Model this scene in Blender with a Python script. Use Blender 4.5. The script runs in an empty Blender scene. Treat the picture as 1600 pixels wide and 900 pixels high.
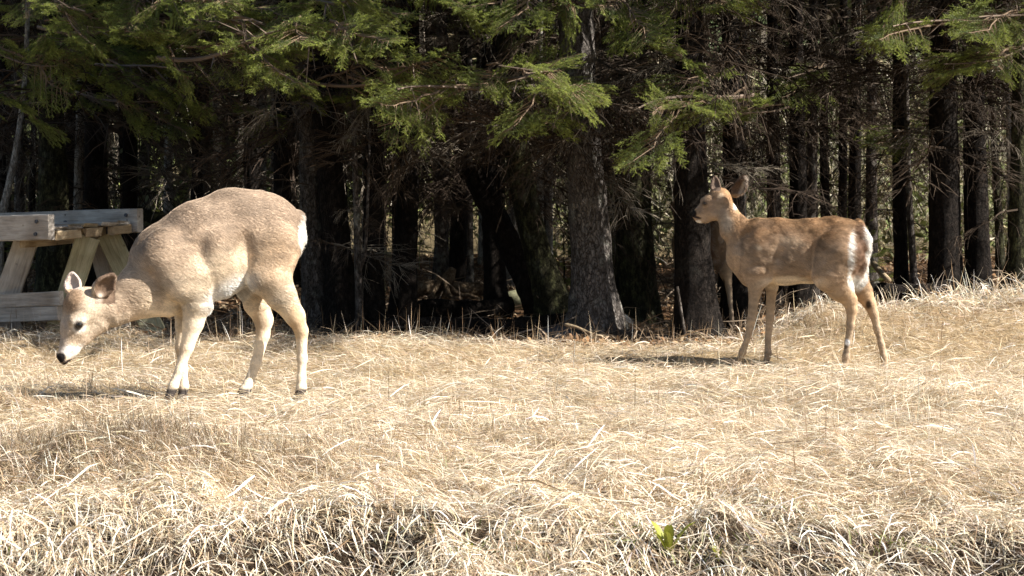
import bpy, math, random
import numpy as np
import openvdb as vdb
from mathutils import Vector, Matrix

sc = bpy.context.scene
COL = sc.collection
rng = np.random.default_rng(11)
random.seed(5)

# ------------------------------------------------------------------ camera
F_PX, CX, CY, HORIZON = 2760.0, 800.0, 450.0, 389.0
CAM_Z = 0.675
PITCH = math.atan((CY - HORIZON) / F_PX)
cam_d = bpy.data.cameras.new('camera')
cam_d.sensor_width = 36.0
cam_d.lens = F_PX / 1600.0 * 36.0
cam_d.clip_start = 0.1
cam_d.clip_end = 2000.0
cam = bpy.data.objects.new('camera', cam_d)
COL.objects.link(cam)
cam.location = (0, 0, CAM_Z)
cam.rotation_euler = (math.pi / 2 - PITCH, 0, 0)
sc.camera = cam
cam_d.dof.use_dof = True
cam_d.dof.focus_distance = 8.3
cam_d.dof.aperture_fstop = 11.0

# ------------------------------------------------------------------ light
SUN_EL = math.radians(42)
SUN_SIDE = math.radians(14)          # degrees from +X towards the camera
sun_vec = Vector((math.cos(SUN_SIDE) * math.cos(SUN_EL), -math.sin(SUN_SIDE) * math.cos(SUN_EL), math.sin(SUN_EL)))
world = bpy.data.worlds.new('World')
sc.world = world
world.use_nodes = True
wn = world.node_tree
sky = wn.nodes.new('ShaderNodeTexSky')
sky.sky_type = 'NISHITA'
sky.sun_disc = False
sky.sun_elevation = SUN_EL
sky.sun_rotation = math.atan2(sun_vec.x, sun_vec.y)
bg = wn.nodes['Background']
bg.inputs['Strength'].default_value = 0.05
wn.links.new(sky.outputs[0], bg.inputs['Color'])
sun_d = bpy.data.lights.new('sun', 'SUN')
sun_d.energy = 5.0
sun_d.angle = math.radians(0.5)
sun_d.color = (1.0, 0.96, 0.90)
sun = bpy.data.objects.new('sun', sun_d)
COL.objects.link(sun)
sun.rotation_euler = sun_vec.to_track_quat('Z', 'Y').to_euler()
sun.location = (6, -4, 8)

vs = sc.view_settings
sc.display_settings.display_device = 'sRGB'
vs.view_transform = 'Standard'
vs.look = 'None'
vs.gamma = 1.0
vs.use_curve_mapping = False
vs.exposure = 1.55
sc.cycles.max_bounces = 6
sc.cycles.diffuse_bounces = 2
sc.cycles.transmission_bounces = 3
sc.cycles.transparent_max_bounces = 4
sc.cycles.use_denoising = True

# ------------------------------------------------------------------ helpers
def at(px, py, Y):
    """World point seen at photo pixel (px, py) whose distance is Y."""
    r, u = (px - CX) / F_PX, -(py - CY) / F_PX
    y = math.cos(PITCH) + math.sin(PITCH) * u
    z = -math.sin(PITCH) + math.cos(PITCH) * u
    t = Y / y
    return np.array((r * t, Y, CAM_Z + z * t))

def project(P):
    P = np.asarray(P)
    x, y, z = P[..., 0], P[..., 1], P[..., 2] - CAM_Z
    fwd = y * math.cos(PITCH) - z * math.sin(PITCH)
    up = y * math.sin(PITCH) + z * math.cos(PITCH)
    return CX + F_PX * x / fwd, CY - F_PX * up / fwd

def sstep(a, b, x):
    t = np.clip((x - a) / (b - a), 0, 1)
    return t * t * (3 - 2 * t)

_tab = np.random.default_rng(3).random((256, 256))
def noise2(x, y, seed=0):
    x = np.asarray(x, float) + seed * 17.31; y = np.asarray(y, float) + seed * 9.73
    xi, yi = np.floor(x).astype(int), np.floor(y).astype(int)
    fx, fy = x - xi, y - yi
    fx, fy = fx * fx * (3 - 2 * fx), fy * fy * (3 - 2 * fy)
    a = _tab[xi % 256, yi % 256]; b = _tab[(xi + 1) % 256, yi % 256]
    c = _tab[xi % 256, (yi + 1) % 256]; d = _tab[(xi + 1) % 256, (yi + 1) % 256]
    return (a * (1 - fx) + b * fx) * (1 - fy) + (c * (1 - fx) + d * fx) * fy - 0.5

_rot = np.array(Matrix.Rotation(.9, 3, Vector((.4, .7, .3)).normalized()))
def noise3(p, s, seed=0):
    p = p @ _rot.T
    return (noise2(p[:, 0] * s, p[:, 1] * s, seed) + noise2(p[:, 1] * s, p[:, 2] * s, seed + 1) + noise2(p[:, 2] * s, p[:, 0] * s, seed + 2)) * 0.8

def make_mesh(name, V, F, mats, smooth=False, cols=None, mat_idx=None):
    V = np.asarray(V, np.float32); F = np.asarray(F, np.int32)
    k = F.shape[1]
    me = bpy.data.meshes.new(name)
    me.vertices.add(len(V)); me.vertices.foreach_set('co', V.ravel())
    me.loops.add(F.size); me.loops.foreach_set('vertex_index', F.ravel())
    me.polygons.add(len(F))
    me.polygons.foreach_set('loop_start', np.arange(0, F.size, k, dtype=np.int32))
    me.polygons.foreach_set('loop_total', np.full(len(F), k, np.int32))
    me.polygons.foreach_set('use_smooth', np.full(len(F), smooth, bool))
    if not isinstance(mats, (list, tuple)): mats = [mats]
    for m in mats: me.materials.append(m)
    if mat_idx is not None: me.polygons.foreach_set('material_index', np.asarray(mat_idx, np.int32))
    if cols is not None:
        a = me.attributes.new('col', 'FLOAT_COLOR', 'POINT')
        c = np.ones((len(V), 4), np.float32); c[:, :3] = cols
        a.data.foreach_set('color', c.ravel())
    me.update(calc_edges=True)
    return me

def link(name, data, parent=None, loc=None, rot=None, scale=None):
    o = bpy.data.objects.new(name, data)
    COL.objects.link(o)
    if parent is not None: o.parent = parent
    if loc is not None: o.location = loc
    if rot is not None: o.rotation_euler = rot
    if scale is not None: o.scale = (scale,) * 3 if np.isscalar(scale) else scale
    return o

def tag(o, label=None, cat=None, group=None, kind=None):
    if label: o['label'] = label
    if cat: o['category'] = cat
    if group: o['group'] = group
    if kind: o['kind'] = kind
    return o

def thing(name, label, cat, loc=(0, 0, 0), group=None, rotz=0):
    o = link(name, None, loc=loc, rot=(0, 0, rotz))
    o.empty_display_size = 0.1
    return tag(o, label, cat, group)

def copy_tree(o, parent=None):
    c = o.copy(); COL.objects.link(c)
    if parent is not None: c.parent = parent
    for ch in list(o.children): copy_tree(ch, c)
    return c

def tube(P, R, sides=8, cap=True, jag=None):
    """A tapered tube along P; quads (the caps are degenerate-free fans folded into quads)."""
    P = np.asarray(P, float); R = np.asarray(R, float); n = len(P)
    T = np.gradient(P, axis=0); T /= np.linalg.norm(T, axis=1)[:, None] + 1e-12
    ref = np.array((0, 0, 1.0)) if abs(T[:, 2]).mean() < 0.8 else np.array((1.0, 0, 0))
    A = np.cross(T, ref); A /= np.linalg.norm(A, axis=1)[:, None] + 1e-12
    B = np.cross(T, A)
    th = np.arange(sides) / sides * 2 * math.pi
    rr = R[:, None] * np.ones(sides)[None]
    if jag is not None: rr = rr * (1 + jag)
    V = P[:, None, :] + rr[:, :, None] * (np.cos(th)[None, :, None] * A[:, None] + np.sin(th)[None, :, None] * B[:, None])
    V = V.reshape(-1, 3)
    i = np.arange(n - 1)[:, None] * sides; j = np.arange(sides)[None]; k = (j + 1) % sides
    F = np.stack([i + j, i + sides + j, i + sides + k, i + k], -1).reshape(-1, 4)
    if cap:
        m = len(V)
        V = np.vstack([V, P[0], P[-1]])
        b = np.arange(0, sides, 2)
        F0 = np.stack([np.full(len(b), m), b, (b + 1) % sides, (b + 2) % sides], -1)
        e = (n - 1) * sides
        F1 = np.stack([np.full(len(b), m + 1), e + (b + 2) % sides, e + (b + 1) % sides, e + b], -1)
        F = np.vstack([F, F0, F1])
    return V, F

class Acc:
    def __init__(s): s.V, s.F, s.C, s.n = [], [], [], 0
    def add(s, V, F, c=None):
        s.V.append(V); s.F.append(F + s.n); s.n += len(V)
        if c is not None: s.C.append(np.broadcast_to(np.asarray(c, np.float32), (len(V), 3)))
    def get(s):
        return np.vstack(s.V), np.vstack(s.F), (np.vstack(s.C) if s.C else None)

# ------------------------------------------------------------------ materials
def mat_new(name):
    m = bpy.data.materials.new(name); m.use_nodes = True
    nt = m.node_tree; b = nt.nodes['Principled BSDF']
    return m, nt, b

def N(nt, t, **kw):
    n = nt.nodes.new(t)
    for k, v in kw.items():
        if k in n.inputs.keys(): n.inputs[k].default_value = v
        else: setattr(n, k, v)
    return n

def ramp(nt, fac, stops):
    r = nt.nodes.new('ShaderNodeValToRGB'); e = r.color_ramp.elements
    while len(e) < len(stops): e.new(0.5)
    for el, (p, c) in zip(e, stops): el.position = p; el.color = (*c, 1)
    nt.links.new(fac, r.inputs[0]); return r

def mat_attr(name, rough=0.7, spec=0.3, trans=0.0, attr='col', var=0.0, vscale=40.0, bump=0.0):
    m, nt, b = mat_new(name)
    a = N(nt, 'ShaderNodeAttribute', attribute_name=attr)
    colr = a.outputs['Color']
    if var > 0:
        tc = N(nt, 'ShaderNodeTexCoord')
        nz = N(nt, 'ShaderNodeTexNoise', Scale=vscale, Detail=4.0)
        nt.links.new(tc.outputs['Object'], nz.inputs['Vector'])
        mr = N(nt, 'ShaderNodeMapRange'); mr.inputs[1].default_value = 0.3; mr.inputs[2].default_value = 0.7
        mr.inputs[3].default_value = 1 - var; mr.inputs[4].default_value = 1 + var
        nt.links.new(nz.outputs[0], mr.inputs[0])
        mx = N(nt, 'ShaderNodeVectorMath', operation='SCALE')
        nt.links.new(colr, mx.inputs[0]); nt.links.new(mr.outputs[0], mx.inputs['Scale'])
        colr = mx.outputs[0]
        if bump > 0:
            bp = N(nt, 'ShaderNodeBump', Strength=bump, Distance=0.01)
            nt.links.new(nz.outputs[0], bp.inputs['Height']); nt.links.new(bp.outputs[0], b.inputs['Normal'])
    nt.links.new(colr, b.inputs['Base Color'])
    b.inputs['Roughness'].default_value = rough
    b.inputs['Specular IOR Level'].default_value = spec
    if trans > 0:
        t = N(nt, 'ShaderNodeBsdfTranslucent'); nt.links.new(colr, t.inputs['Color'])
        mix = N(nt, 'ShaderNodeMixShader'); mix.inputs[0].default_value = trans
        nt.links.new(b.outputs[0], mix.inputs[1]); nt.links.new(t.outputs[0], mix.inputs[2])
        nt.links.new(mix.outputs[0], nt.nodes['Material Output'].inputs['Surface'])
    return m

def mat_bark(name, c0, c1, c2, lichen=0.5, scale=1.0):
    m, nt, b = mat_new(name)
    tc = N(nt, 'ShaderNodeTexCoord')
    oi = N(nt, 'ShaderNodeObjectInfo')
    add = N(nt, 'ShaderNodeVectorMath', operation='ADD')
    nt.links.new(tc.outputs['Object'], add.inputs[0]); nt.links.new(oi.outputs['Random'], add.inputs[1])
    mp = N(nt, 'ShaderNodeMapping'); mp.inputs['Scale'].default_value = (1, 1, 0.45)
    nt.links.new(add.outputs[0], mp.inputs[0])
    vo = N(nt, 'ShaderNodeTexVoronoi', Scale=50.0 * scale); vo.feature = 'DISTANCE_TO_EDGE'
    nz = N(nt, 'ShaderNodeTexNoise', Scale=26.0 * scale, Detail=6.0, Roughness=0.65)
    nt.links.new(mp.outputs[0], nz.inputs['Vector'])
    wob = N(nt, 'ShaderNodeVectorMath', operation='MULTIPLY_ADD')
    nt.links.new(nz.outputs['Color'], wob.inputs[0]); wob.inputs[1].default_value = (0.07,) * 3
    nt.links.new(mp.outputs[0], wob.inputs[2]); nt.links.new(wob.outputs[0], vo.inputs['Vector'])
    r = ramp(nt, nz.outputs[0], [(0.28, c0), (0.5, c1), (0.72, c2)])
    n2 = N(nt, 'ShaderNodeTexNoise', Scale=7.0 * scale, Detail=5.0, Roughness=0.7)
    nt.links.new(add.outputs[0], n2.inputs['Vector'])
    lr = ramp(nt, n2.outputs[0], [(0.56, (0, 0, 0)), (0.68, (lichen,) * 3)])
    mx = N(nt, 'ShaderNodeMix', data_type='RGBA')
    ck = ramp(nt, vo.outputs[0], [(0.0, (0.42, 0.4, 0.38)), (0.10, (1, 1, 1))])
    cm = N(nt, 'ShaderNodeMix', data_type='RGBA', blend_type='MULTIPLY'); cm.inputs[0].default_value = 1.0
    nt.links.new(r.outputs[0], cm.inputs[6]); nt.links.new(ck.outputs[0], cm.inputs[7])
    nt.links.new(lr.outputs[0], mx.inputs[0]); nt.links.new(cm.outputs[2], mx.inputs[6]); mx.inputs[7].default_value = (0.30, 0.30, 0.25, 1)
    nt.links.new(mx.outputs[2], b.inputs['Base Color'])
    b.inputs['Roughness'].default_value = 0.9
    b.inputs['Specular IOR Level'].default_value = 0.08
    mul = N(nt, 'ShaderNodeMath', operation='MULTIPLY_ADD'); mul.inputs[1].default_value = 3.0
    cl = N(nt, 'ShaderNodeMath', operation='MINIMUM'); cl.inputs[1].default_value = 0.12
    nt.links.new(vo.outputs[0], cl.inputs[0]); nt.links.new(cl.outputs[0], mul.inputs[0]); nt.links.new(nz.outputs[0], mul.inputs[2])
    bp = N(nt, 'ShaderNodeBump', Strength=1.0, Distance=0.02)
    nt.links.new(mul.outputs[0], bp.inputs['Height']); nt.links.new(bp.outputs[0], b.inputs['Normal'])
    return m

def mat_wood(name, c0, c1, rough=0.75):
    m, nt, b = mat_new(name)
    tc = N(nt, 'ShaderNodeTexCoord'); oi = N(nt, 'ShaderNodeObjectInfo')
    add = N(nt, 'ShaderNodeVectorMath', operation='ADD')
    nt.links.new(tc.outputs['Object'], add.inputs[0]); nt.links.new(oi.outputs['Random'], add.inputs[1])
    mp = N(nt, 'ShaderNodeMapping'); mp.inputs['Scale'].default_value = (1.2, 14, 14)
    nt.links.new(add.outputs[0], mp.inputs[0])
    nz = N(nt, 'ShaderNodeTexNoise', Scale=4.0, Detail=7.0, Roughness=0.7, Distortion=0.6)
    nt.links.new(mp.outputs[0], nz.inputs['Vector'])
    n2 = N(nt, 'ShaderNodeTexNoise', Scale=5.0, Detail=5.0)
    nt.links.new(add.outputs[0], n2.inputs['Vector'])
    r = ramp(nt, nz.outputs[0], [(0.3, c0), (0.62, c1)])
    st = ramp(nt, n2.outputs[0], [(0.35, (0.55, 0.5, 0.45)), (0.6, (1, 1, 1))])
    mx = N(nt, 'ShaderNodeMix', data_type='RGBA', blend_type='MULTIPLY'); mx.inputs[0].default_value = 0.8
    nt.links.new(r.outputs[0], mx.inputs[6]); nt.links.new(st.outputs[0], mx.inputs[7])
    vo = N(nt, 'ShaderNodeTexVoronoi', Scale=9.0); nt.links.new(add.outputs[0], vo.inputs['Vector'])
    kn = ramp(nt, vo.outputs[0], [(0.03, (0.25, 0.2, 0.16)), (0.09, (1, 1, 1))])
    m2 = N(nt, 'ShaderNodeMix', data_type='RGBA', blend_type='MULTIPLY'); m2.inputs[0].default_value = 0.9
    nt.links.new(mx.outputs[2], m2.inputs[6]); nt.links.new(kn.outputs[0], m2.inputs[7])
    nt.links.new(m2.outputs[2], b.inputs['Base Color'])
    b.inputs['Roughness'].default_value = rough; b.inputs['Specular IOR Level'].default_value = 0.15
    bp = N(nt, 'ShaderNodeBump', Strength=0.8, Distance=0.006)
    nt.links.new(nz.outputs[0], bp.inputs['Height']); nt.links.new(bp.outputs[0], b.inputs['Normal'])
    return m

def mat_rock(name, c0, c1):
    m, nt, b = mat_new(name)
    tc = N(nt, 'ShaderNodeTexCoord')
    nz = N(nt, 'ShaderNodeTexNoise', Scale=14.0, Detail=8.0, Roughness=0.7)
    nt.links.new(tc.outputs['Object'], nz.inputs['Vector'])
    r = ramp(nt, nz.outputs[0], [(0.3, c0), (0.7, c1)])
    nt.links.new(r.outputs[0], b.inputs['Base Color']); b.inputs['Roughness'].default_value = 0.8
    bp = N(nt, 'ShaderNodeBump', Strength=0.7, Distance=0.02)
    nt.links.new(nz.outputs[0], bp.inputs['Height']); nt.links.new(bp.outputs[0], b.inputs['Normal'])
    return m

M = {}
M['straw'] = mat_attr('dry straw', 0.55, 0.35, 0.25)
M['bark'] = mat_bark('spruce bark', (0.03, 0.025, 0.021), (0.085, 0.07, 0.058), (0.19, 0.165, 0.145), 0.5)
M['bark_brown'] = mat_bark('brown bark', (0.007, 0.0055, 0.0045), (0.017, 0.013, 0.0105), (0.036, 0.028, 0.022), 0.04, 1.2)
M['bark_moss'] = mat_bark('mossy bark', (0.013, 0.012, 0.007), (0.035, 0.032, 0.017), (0.12, 0.12, 0.055), 0.15)
M['bark_grey'] = mat_bark('grey spruce bark', (0.05, 0.043, 0.038), (0.125, 0.108, 0.094), (0.25, 0.225, 0.205), 0.6)
M['bark_pale'] = mat_bark('pale bark', (0.16, 0.14, 0.12), (0.34, 0.31, 0.26), (0.55, 0.51, 0.45), 0.3)
M['twig'] = mat_attr('dead twig', 0.85, 0.08, 0.0)
M['needle'] = mat_attr('spruce needle', 0.5, 0.35, 0.25)
M['fur_skin'] = mat_attr('deer coat', 0.8, 0.1, 0.0, var=0.12, vscale=80, bump=0.3)
M['fur'] = mat_attr('deer hair', 0.65, 0.2, 0.0)
M['litter'] = mat_attr('leaf litter', 0.8, 0.2, 0.1)
M['leaf'] = mat_attr('green leaf', 0.45, 0.4, 0.3)
M['wood_grey'] = mat_wood('weathered grey wood', (0.25, 0.222, 0.19), (0.46, 0.415, 0.36))
M['wood_tan'] = mat_wood('tan lumber', (0.24, 0.17, 0.10), (0.46, 0.36, 0.23))
M['wood_moss'] = mat_wood('mossy lumber', (0.22, 0.20, 0.11), (0.42, 0.38, 0.24))
M['rock'] = mat_rock('grey rock', (0.018, 0.02, 0.025), (0.075, 0.08, 0.09))
M['root'] = mat_bark('old root', (0.07, 0.045, 0.028), (0.17, 0.12, 0.075), (0.30, 0.23, 0.15), 0.2)
M['rock_moss'] = mat_rock('mossy rock', (0.10, 0.10, 0.05), (0.30, 0.29, 0.17))
M['rock_pale'] = mat_rock('pale rock', (0.2, 0.18, 0.15), (0.42, 0.39, 0.34))
_m, _nt, _b = mat_new('dark eye')
_b.inputs['Base Color'].default_value = (0.008, 0.006, 0.005, 1); _b.inputs['Roughness'].default_value = 0.08
M['eye'] = _m

# ground material: straw-brown thatch in the open, litter under the trees, soil on the bank
def ground_mat():
    m, nt, b = mat_new('ground')
    a = N(nt, 'ShaderNodeAttribute', attribute_name='col')
    geo = N(nt, 'ShaderNodeNewGeometry')
    nz = N(nt, 'ShaderNodeTexNoise', Scale=30.0, Detail=9.0, Roughness=0.75)
    nt.links.new(geo.outputs['Position'], nz.inputs['Vector'])
    mr = N(nt, 'ShaderNodeMapRange'); mr.inputs[1].default_value = 0.3; mr.inputs[2].default_value = 0.7
    mr.inputs[3].default_value = 0.5; mr.inputs[4].default_value = 1.5
    nt.links.new(nz.outputs[0], mr.inputs[0])
    mx = N(nt, 'ShaderNodeVectorMath', operation='SCALE')
    nt.links.new(a.outputs['Color'], mx.inputs[0]); nt.links.new(mr.outputs[0], mx.inputs['Scale'])
    nt.links.new(mx.outputs[0], b.inputs['Base Color'])
    b.inputs['Roughness'].default_value = 0.95; b.inputs['Specular IOR Level'].default_value = 0.1
    bp = N(nt, 'ShaderNodeBump', Strength=1.0, Distance=0.03)
    nt.links.new(nz.outputs[0], bp.inputs['Height']); nt.links.new(bp.outputs[0], b.inputs['Normal'])
    return m
M['ground'] = ground_mat()

# ------------------------------------------------------------------ terrain
PY = np.array([-60, -4, 0, 3.2, 4.4, 4.9, 5.15, 5.4, 5.7, 6.2, 7, 8, 9, 9.7, 10.3, 10.8, 11.3, 12, 14, 18, 25, 35, 60, 120, 400])
PZ = np.array([-.95, -.85, -.8, -.78, -.60, -.44, -.335, -.24, -.165, -.09, -.035, 0, .035, .065, .12, .10, .05, .05, .12, .32, .75, 1.7, 4.2, 9, 30])
def gz(x, y):
    x = np.asarray(x, float); y = np.asarray(y, float)
    z = np.interp(y, PY, PZ) - 0.05 * sstep(4.4, 5.4, y) * (1 - sstep(10.2, 10.9, y))      # the thatch stands about this deep on the soil
    z = z + 0.06 * sstep(9.2, 10.3, y) * (1 - sstep(10.6, 11.4, y)) * (1 - sstep(-0.6, 0.5, x))       # the crest is a little higher to the left
    m = sstep(1.35, 1.95, x) * sstep(9.85, 10.75, y) * (1 - 0.75 * sstep(11.0, 13.0, y))                # the mound behind the standing deer
    z = z + m * (0.185 + 0.06 * sstep(2.2, 3.2, x))
    z = z + 0.11 * np.exp(-((x + 1.5) / 0.42) ** 2) * sstep(5.95, 6.25, y) * (1 - sstep(6.25, 7.2, y))    # tuft ledge front left
    z = z + 0.05 * np.exp(-((x - 0.05) / 0.6) ** 2) * sstep(5.2, 5.5, y) * (1 - sstep(5.5, 6.1, y))
    near = sstep(4, 5, y) * (1 - sstep(11, 14, y))
    z = z + near * (0.05 * noise2(x * 1.3, y * 1.3, 1) + 0.05 * noise2(x * 3.7, y * 3.7, 2) + 0.035 * noise2(x * 9, y * 9, 4))
    for (cx, cy, rx, ry, tz, sl) in ((-1.42, 8.0, .62, .5, -.045, 0), (1.45, 9.78, 1.05, .46, -.005, .27)):       # trodden flat where the deer stand
        w = 1 - sstep(.6, 1.3, np.sqrt(((x - cx) / rx) ** 2 + ((y - cy) / ry) ** 2)); z = z * (1 - w) + (tz + sl * np.clip(y - 9.76, 0, .5) + .012 * noise2(x * 6, y * 6, 4)) * w
    z = z + 0.075 * np.exp(-((x + 2.3) / .55) ** 2 - ((y - 7.62) / .2) ** 2)
    bk = sstep(4.6, 5.0, y) * (1 - sstep(5.8, 6.3, y))
    z = z + bk * (.10 * noise2(x * 2.6, y * 2.2, 14) + .07 * noise2(x * 6.5, y * 5, 15))               # broken edge of the bank
    wood = sstep(10.8, 12.5, y)
    z = z + wood * (0.16 * noise2(x * .9, y * .9, 5) + 0.07 * noise2(x * 3, y * 3, 6)) * (1 - sstep(60, 90, y))
    return z

def soil_mask(x, y):
    b = 1 - sstep(5.5, 6.05, y + 0.45 * noise2(x * 1.6, y * 2, 8))
    spots = sstep(-0.22, -0.04, noise2(x * 2.6, y * 4.5, 9) + 0.5 * noise2(x * 9, y * 9, 10))
    return b * spots

def build_ground():
    xs = np.concatenate([[-400, -150, -60, -30, -16, -10], np.arange(-6.5, 6.51, 0.05), [10, 16, 30, 60, 150, 400]])
    ys = np.concatenate([[-60, -20, -6, 0, 2, 3.2], np.arange(3.8, 13, 0.05), np.arange(13, 30, 0.25), np.arange(30, 60, 2), [80, 120, 200, 400]])
    X, Y = np.meshgrid(xs, ys, indexing='ij')
    V = np.stack([X, Y, gz(X, Y)], -1).reshape(-1, 3)
    nx, ny = len(xs), len(ys)
    i = (np.arange(nx - 1)[:, None] * ny + np.arange(ny - 1)[None]).ravel()
    F = np.stack([i, i + ny, i + ny + 1, i + 1], -1)
    x, y = V[:, 0], V[:, 1]
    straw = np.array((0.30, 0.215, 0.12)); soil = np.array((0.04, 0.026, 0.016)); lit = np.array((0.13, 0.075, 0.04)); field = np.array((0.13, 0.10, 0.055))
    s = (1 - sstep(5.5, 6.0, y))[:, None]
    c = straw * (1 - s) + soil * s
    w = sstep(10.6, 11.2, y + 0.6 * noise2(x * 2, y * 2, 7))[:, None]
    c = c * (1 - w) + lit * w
    f = sstep(20, 23, y)[:, None]
    c = c * (1 - f) + field * f
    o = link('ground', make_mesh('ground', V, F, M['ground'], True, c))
    tag(o, kind='structure')
build_ground()

# ------------------------------------------------------------------ dry grass
def blades(root, ang, L, Wd, el, droop, col, h0, segs=3, roll=None, follow=True, tipc=1.1):
    n = len(root); t = np.linspace(0, 1, segs + 1)
    d = np.stack([np.cos(ang), np.sin(ang)], -1)
    curl = rng.normal(0, 0.24, n)
    a2 = ang[:, None] + curl[:, None] * t[None] 
    dx = np.cumsum(np.cos(a2), 1) / (segs + 1); dy = np.cumsum(np.sin(a2), 1) / (segs + 1)
    ce = np.cos(el)[:, None]
    X = root[:, 0, None] + L[:, None] * dx * ce; Y = root[:, 1, None] + L[:, None] * dy * ce
    rise = L[:, None] * (np.sin(el)[:, None] * t[None] - droop[:, None] * t[None] ** 2)
    if follow: Z = gz(X, Y) + np.maximum(h0[:, None] + rise, 0.001)
    else: Z = root[:, 2, None] + h0[:, None] + rise
    P = np.stack([X, Y, Z], -1)
    if roll is None: roll = rng.normal(0, 0.8, n)
    perp = np.stack([-d[:, 1], d[:, 0], np.zeros(n)], -1)
    w = perp * np.cos(roll)[:, None] + np.array((0, 0, 1.0)) * np.sin(roll)[:, None]
    prof = np.clip(np.sin(np.pi * (0.18 + 0.80 * t)), 0.06, 1)
    Wv = w[:, None, :] * (Wd[:, None] * prof[None] * 0.5)[:, :, None]
    V = np.stack([P - Wv, P + Wv], 2).reshape(n, -1, 3)
    m = (segs + 1) * 2
    q = np.array([[2 * i, 2 * i + 1, 2 * i + 3, 2 * i + 2] for i in range(segs)])
    F = (np.arange(n)[:, None, None] * m + q[None]).reshape(-1, 4)
    C = col[:, None, :] * (1 + (tipc - 1) * np.repeat(t, 2)[None, :, None])
    return V.reshape(-1, 3), F, C.reshape(-1, 3)

PAL = np.array([(0.70, 0.595, 0.445), (0.62, 0.49, 0.325), (0.76, 0.68, 0.55), (0.47, 0.34, 0.205), (0.26, 0.17, 0.095), (0.82, 0.775, 0.695)])
def pal(n, p):
    p = np.array(p, float); p /= p.sum()
    c = PAL[rng.choice(len(PAL), n, p=p)]
    return c * rng.uniform(0.8, 1.15, (n, 1)) * (1 + rng.normal(0, 0.03, (n, 3)))

def in_view(n, y0, y1, power=1.6, pad=0.35):
    u = rng.random(n); q = 1 - power
    y = (y0 ** q + u * (y1 ** q - y0 ** q)) ** (1 / q)
    x = rng.uniform(-1, 1, n) * (0.295 * y + pad)
    return x, y

def back_edge(x):
    """where the open grass stops and the wood floor starts"""
    return 10.62 + 0.12 * noise2(x * 1.7, x * 0 + 3, 3) + 0.5 * sstep(1.3, 1.9, x)

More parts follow.
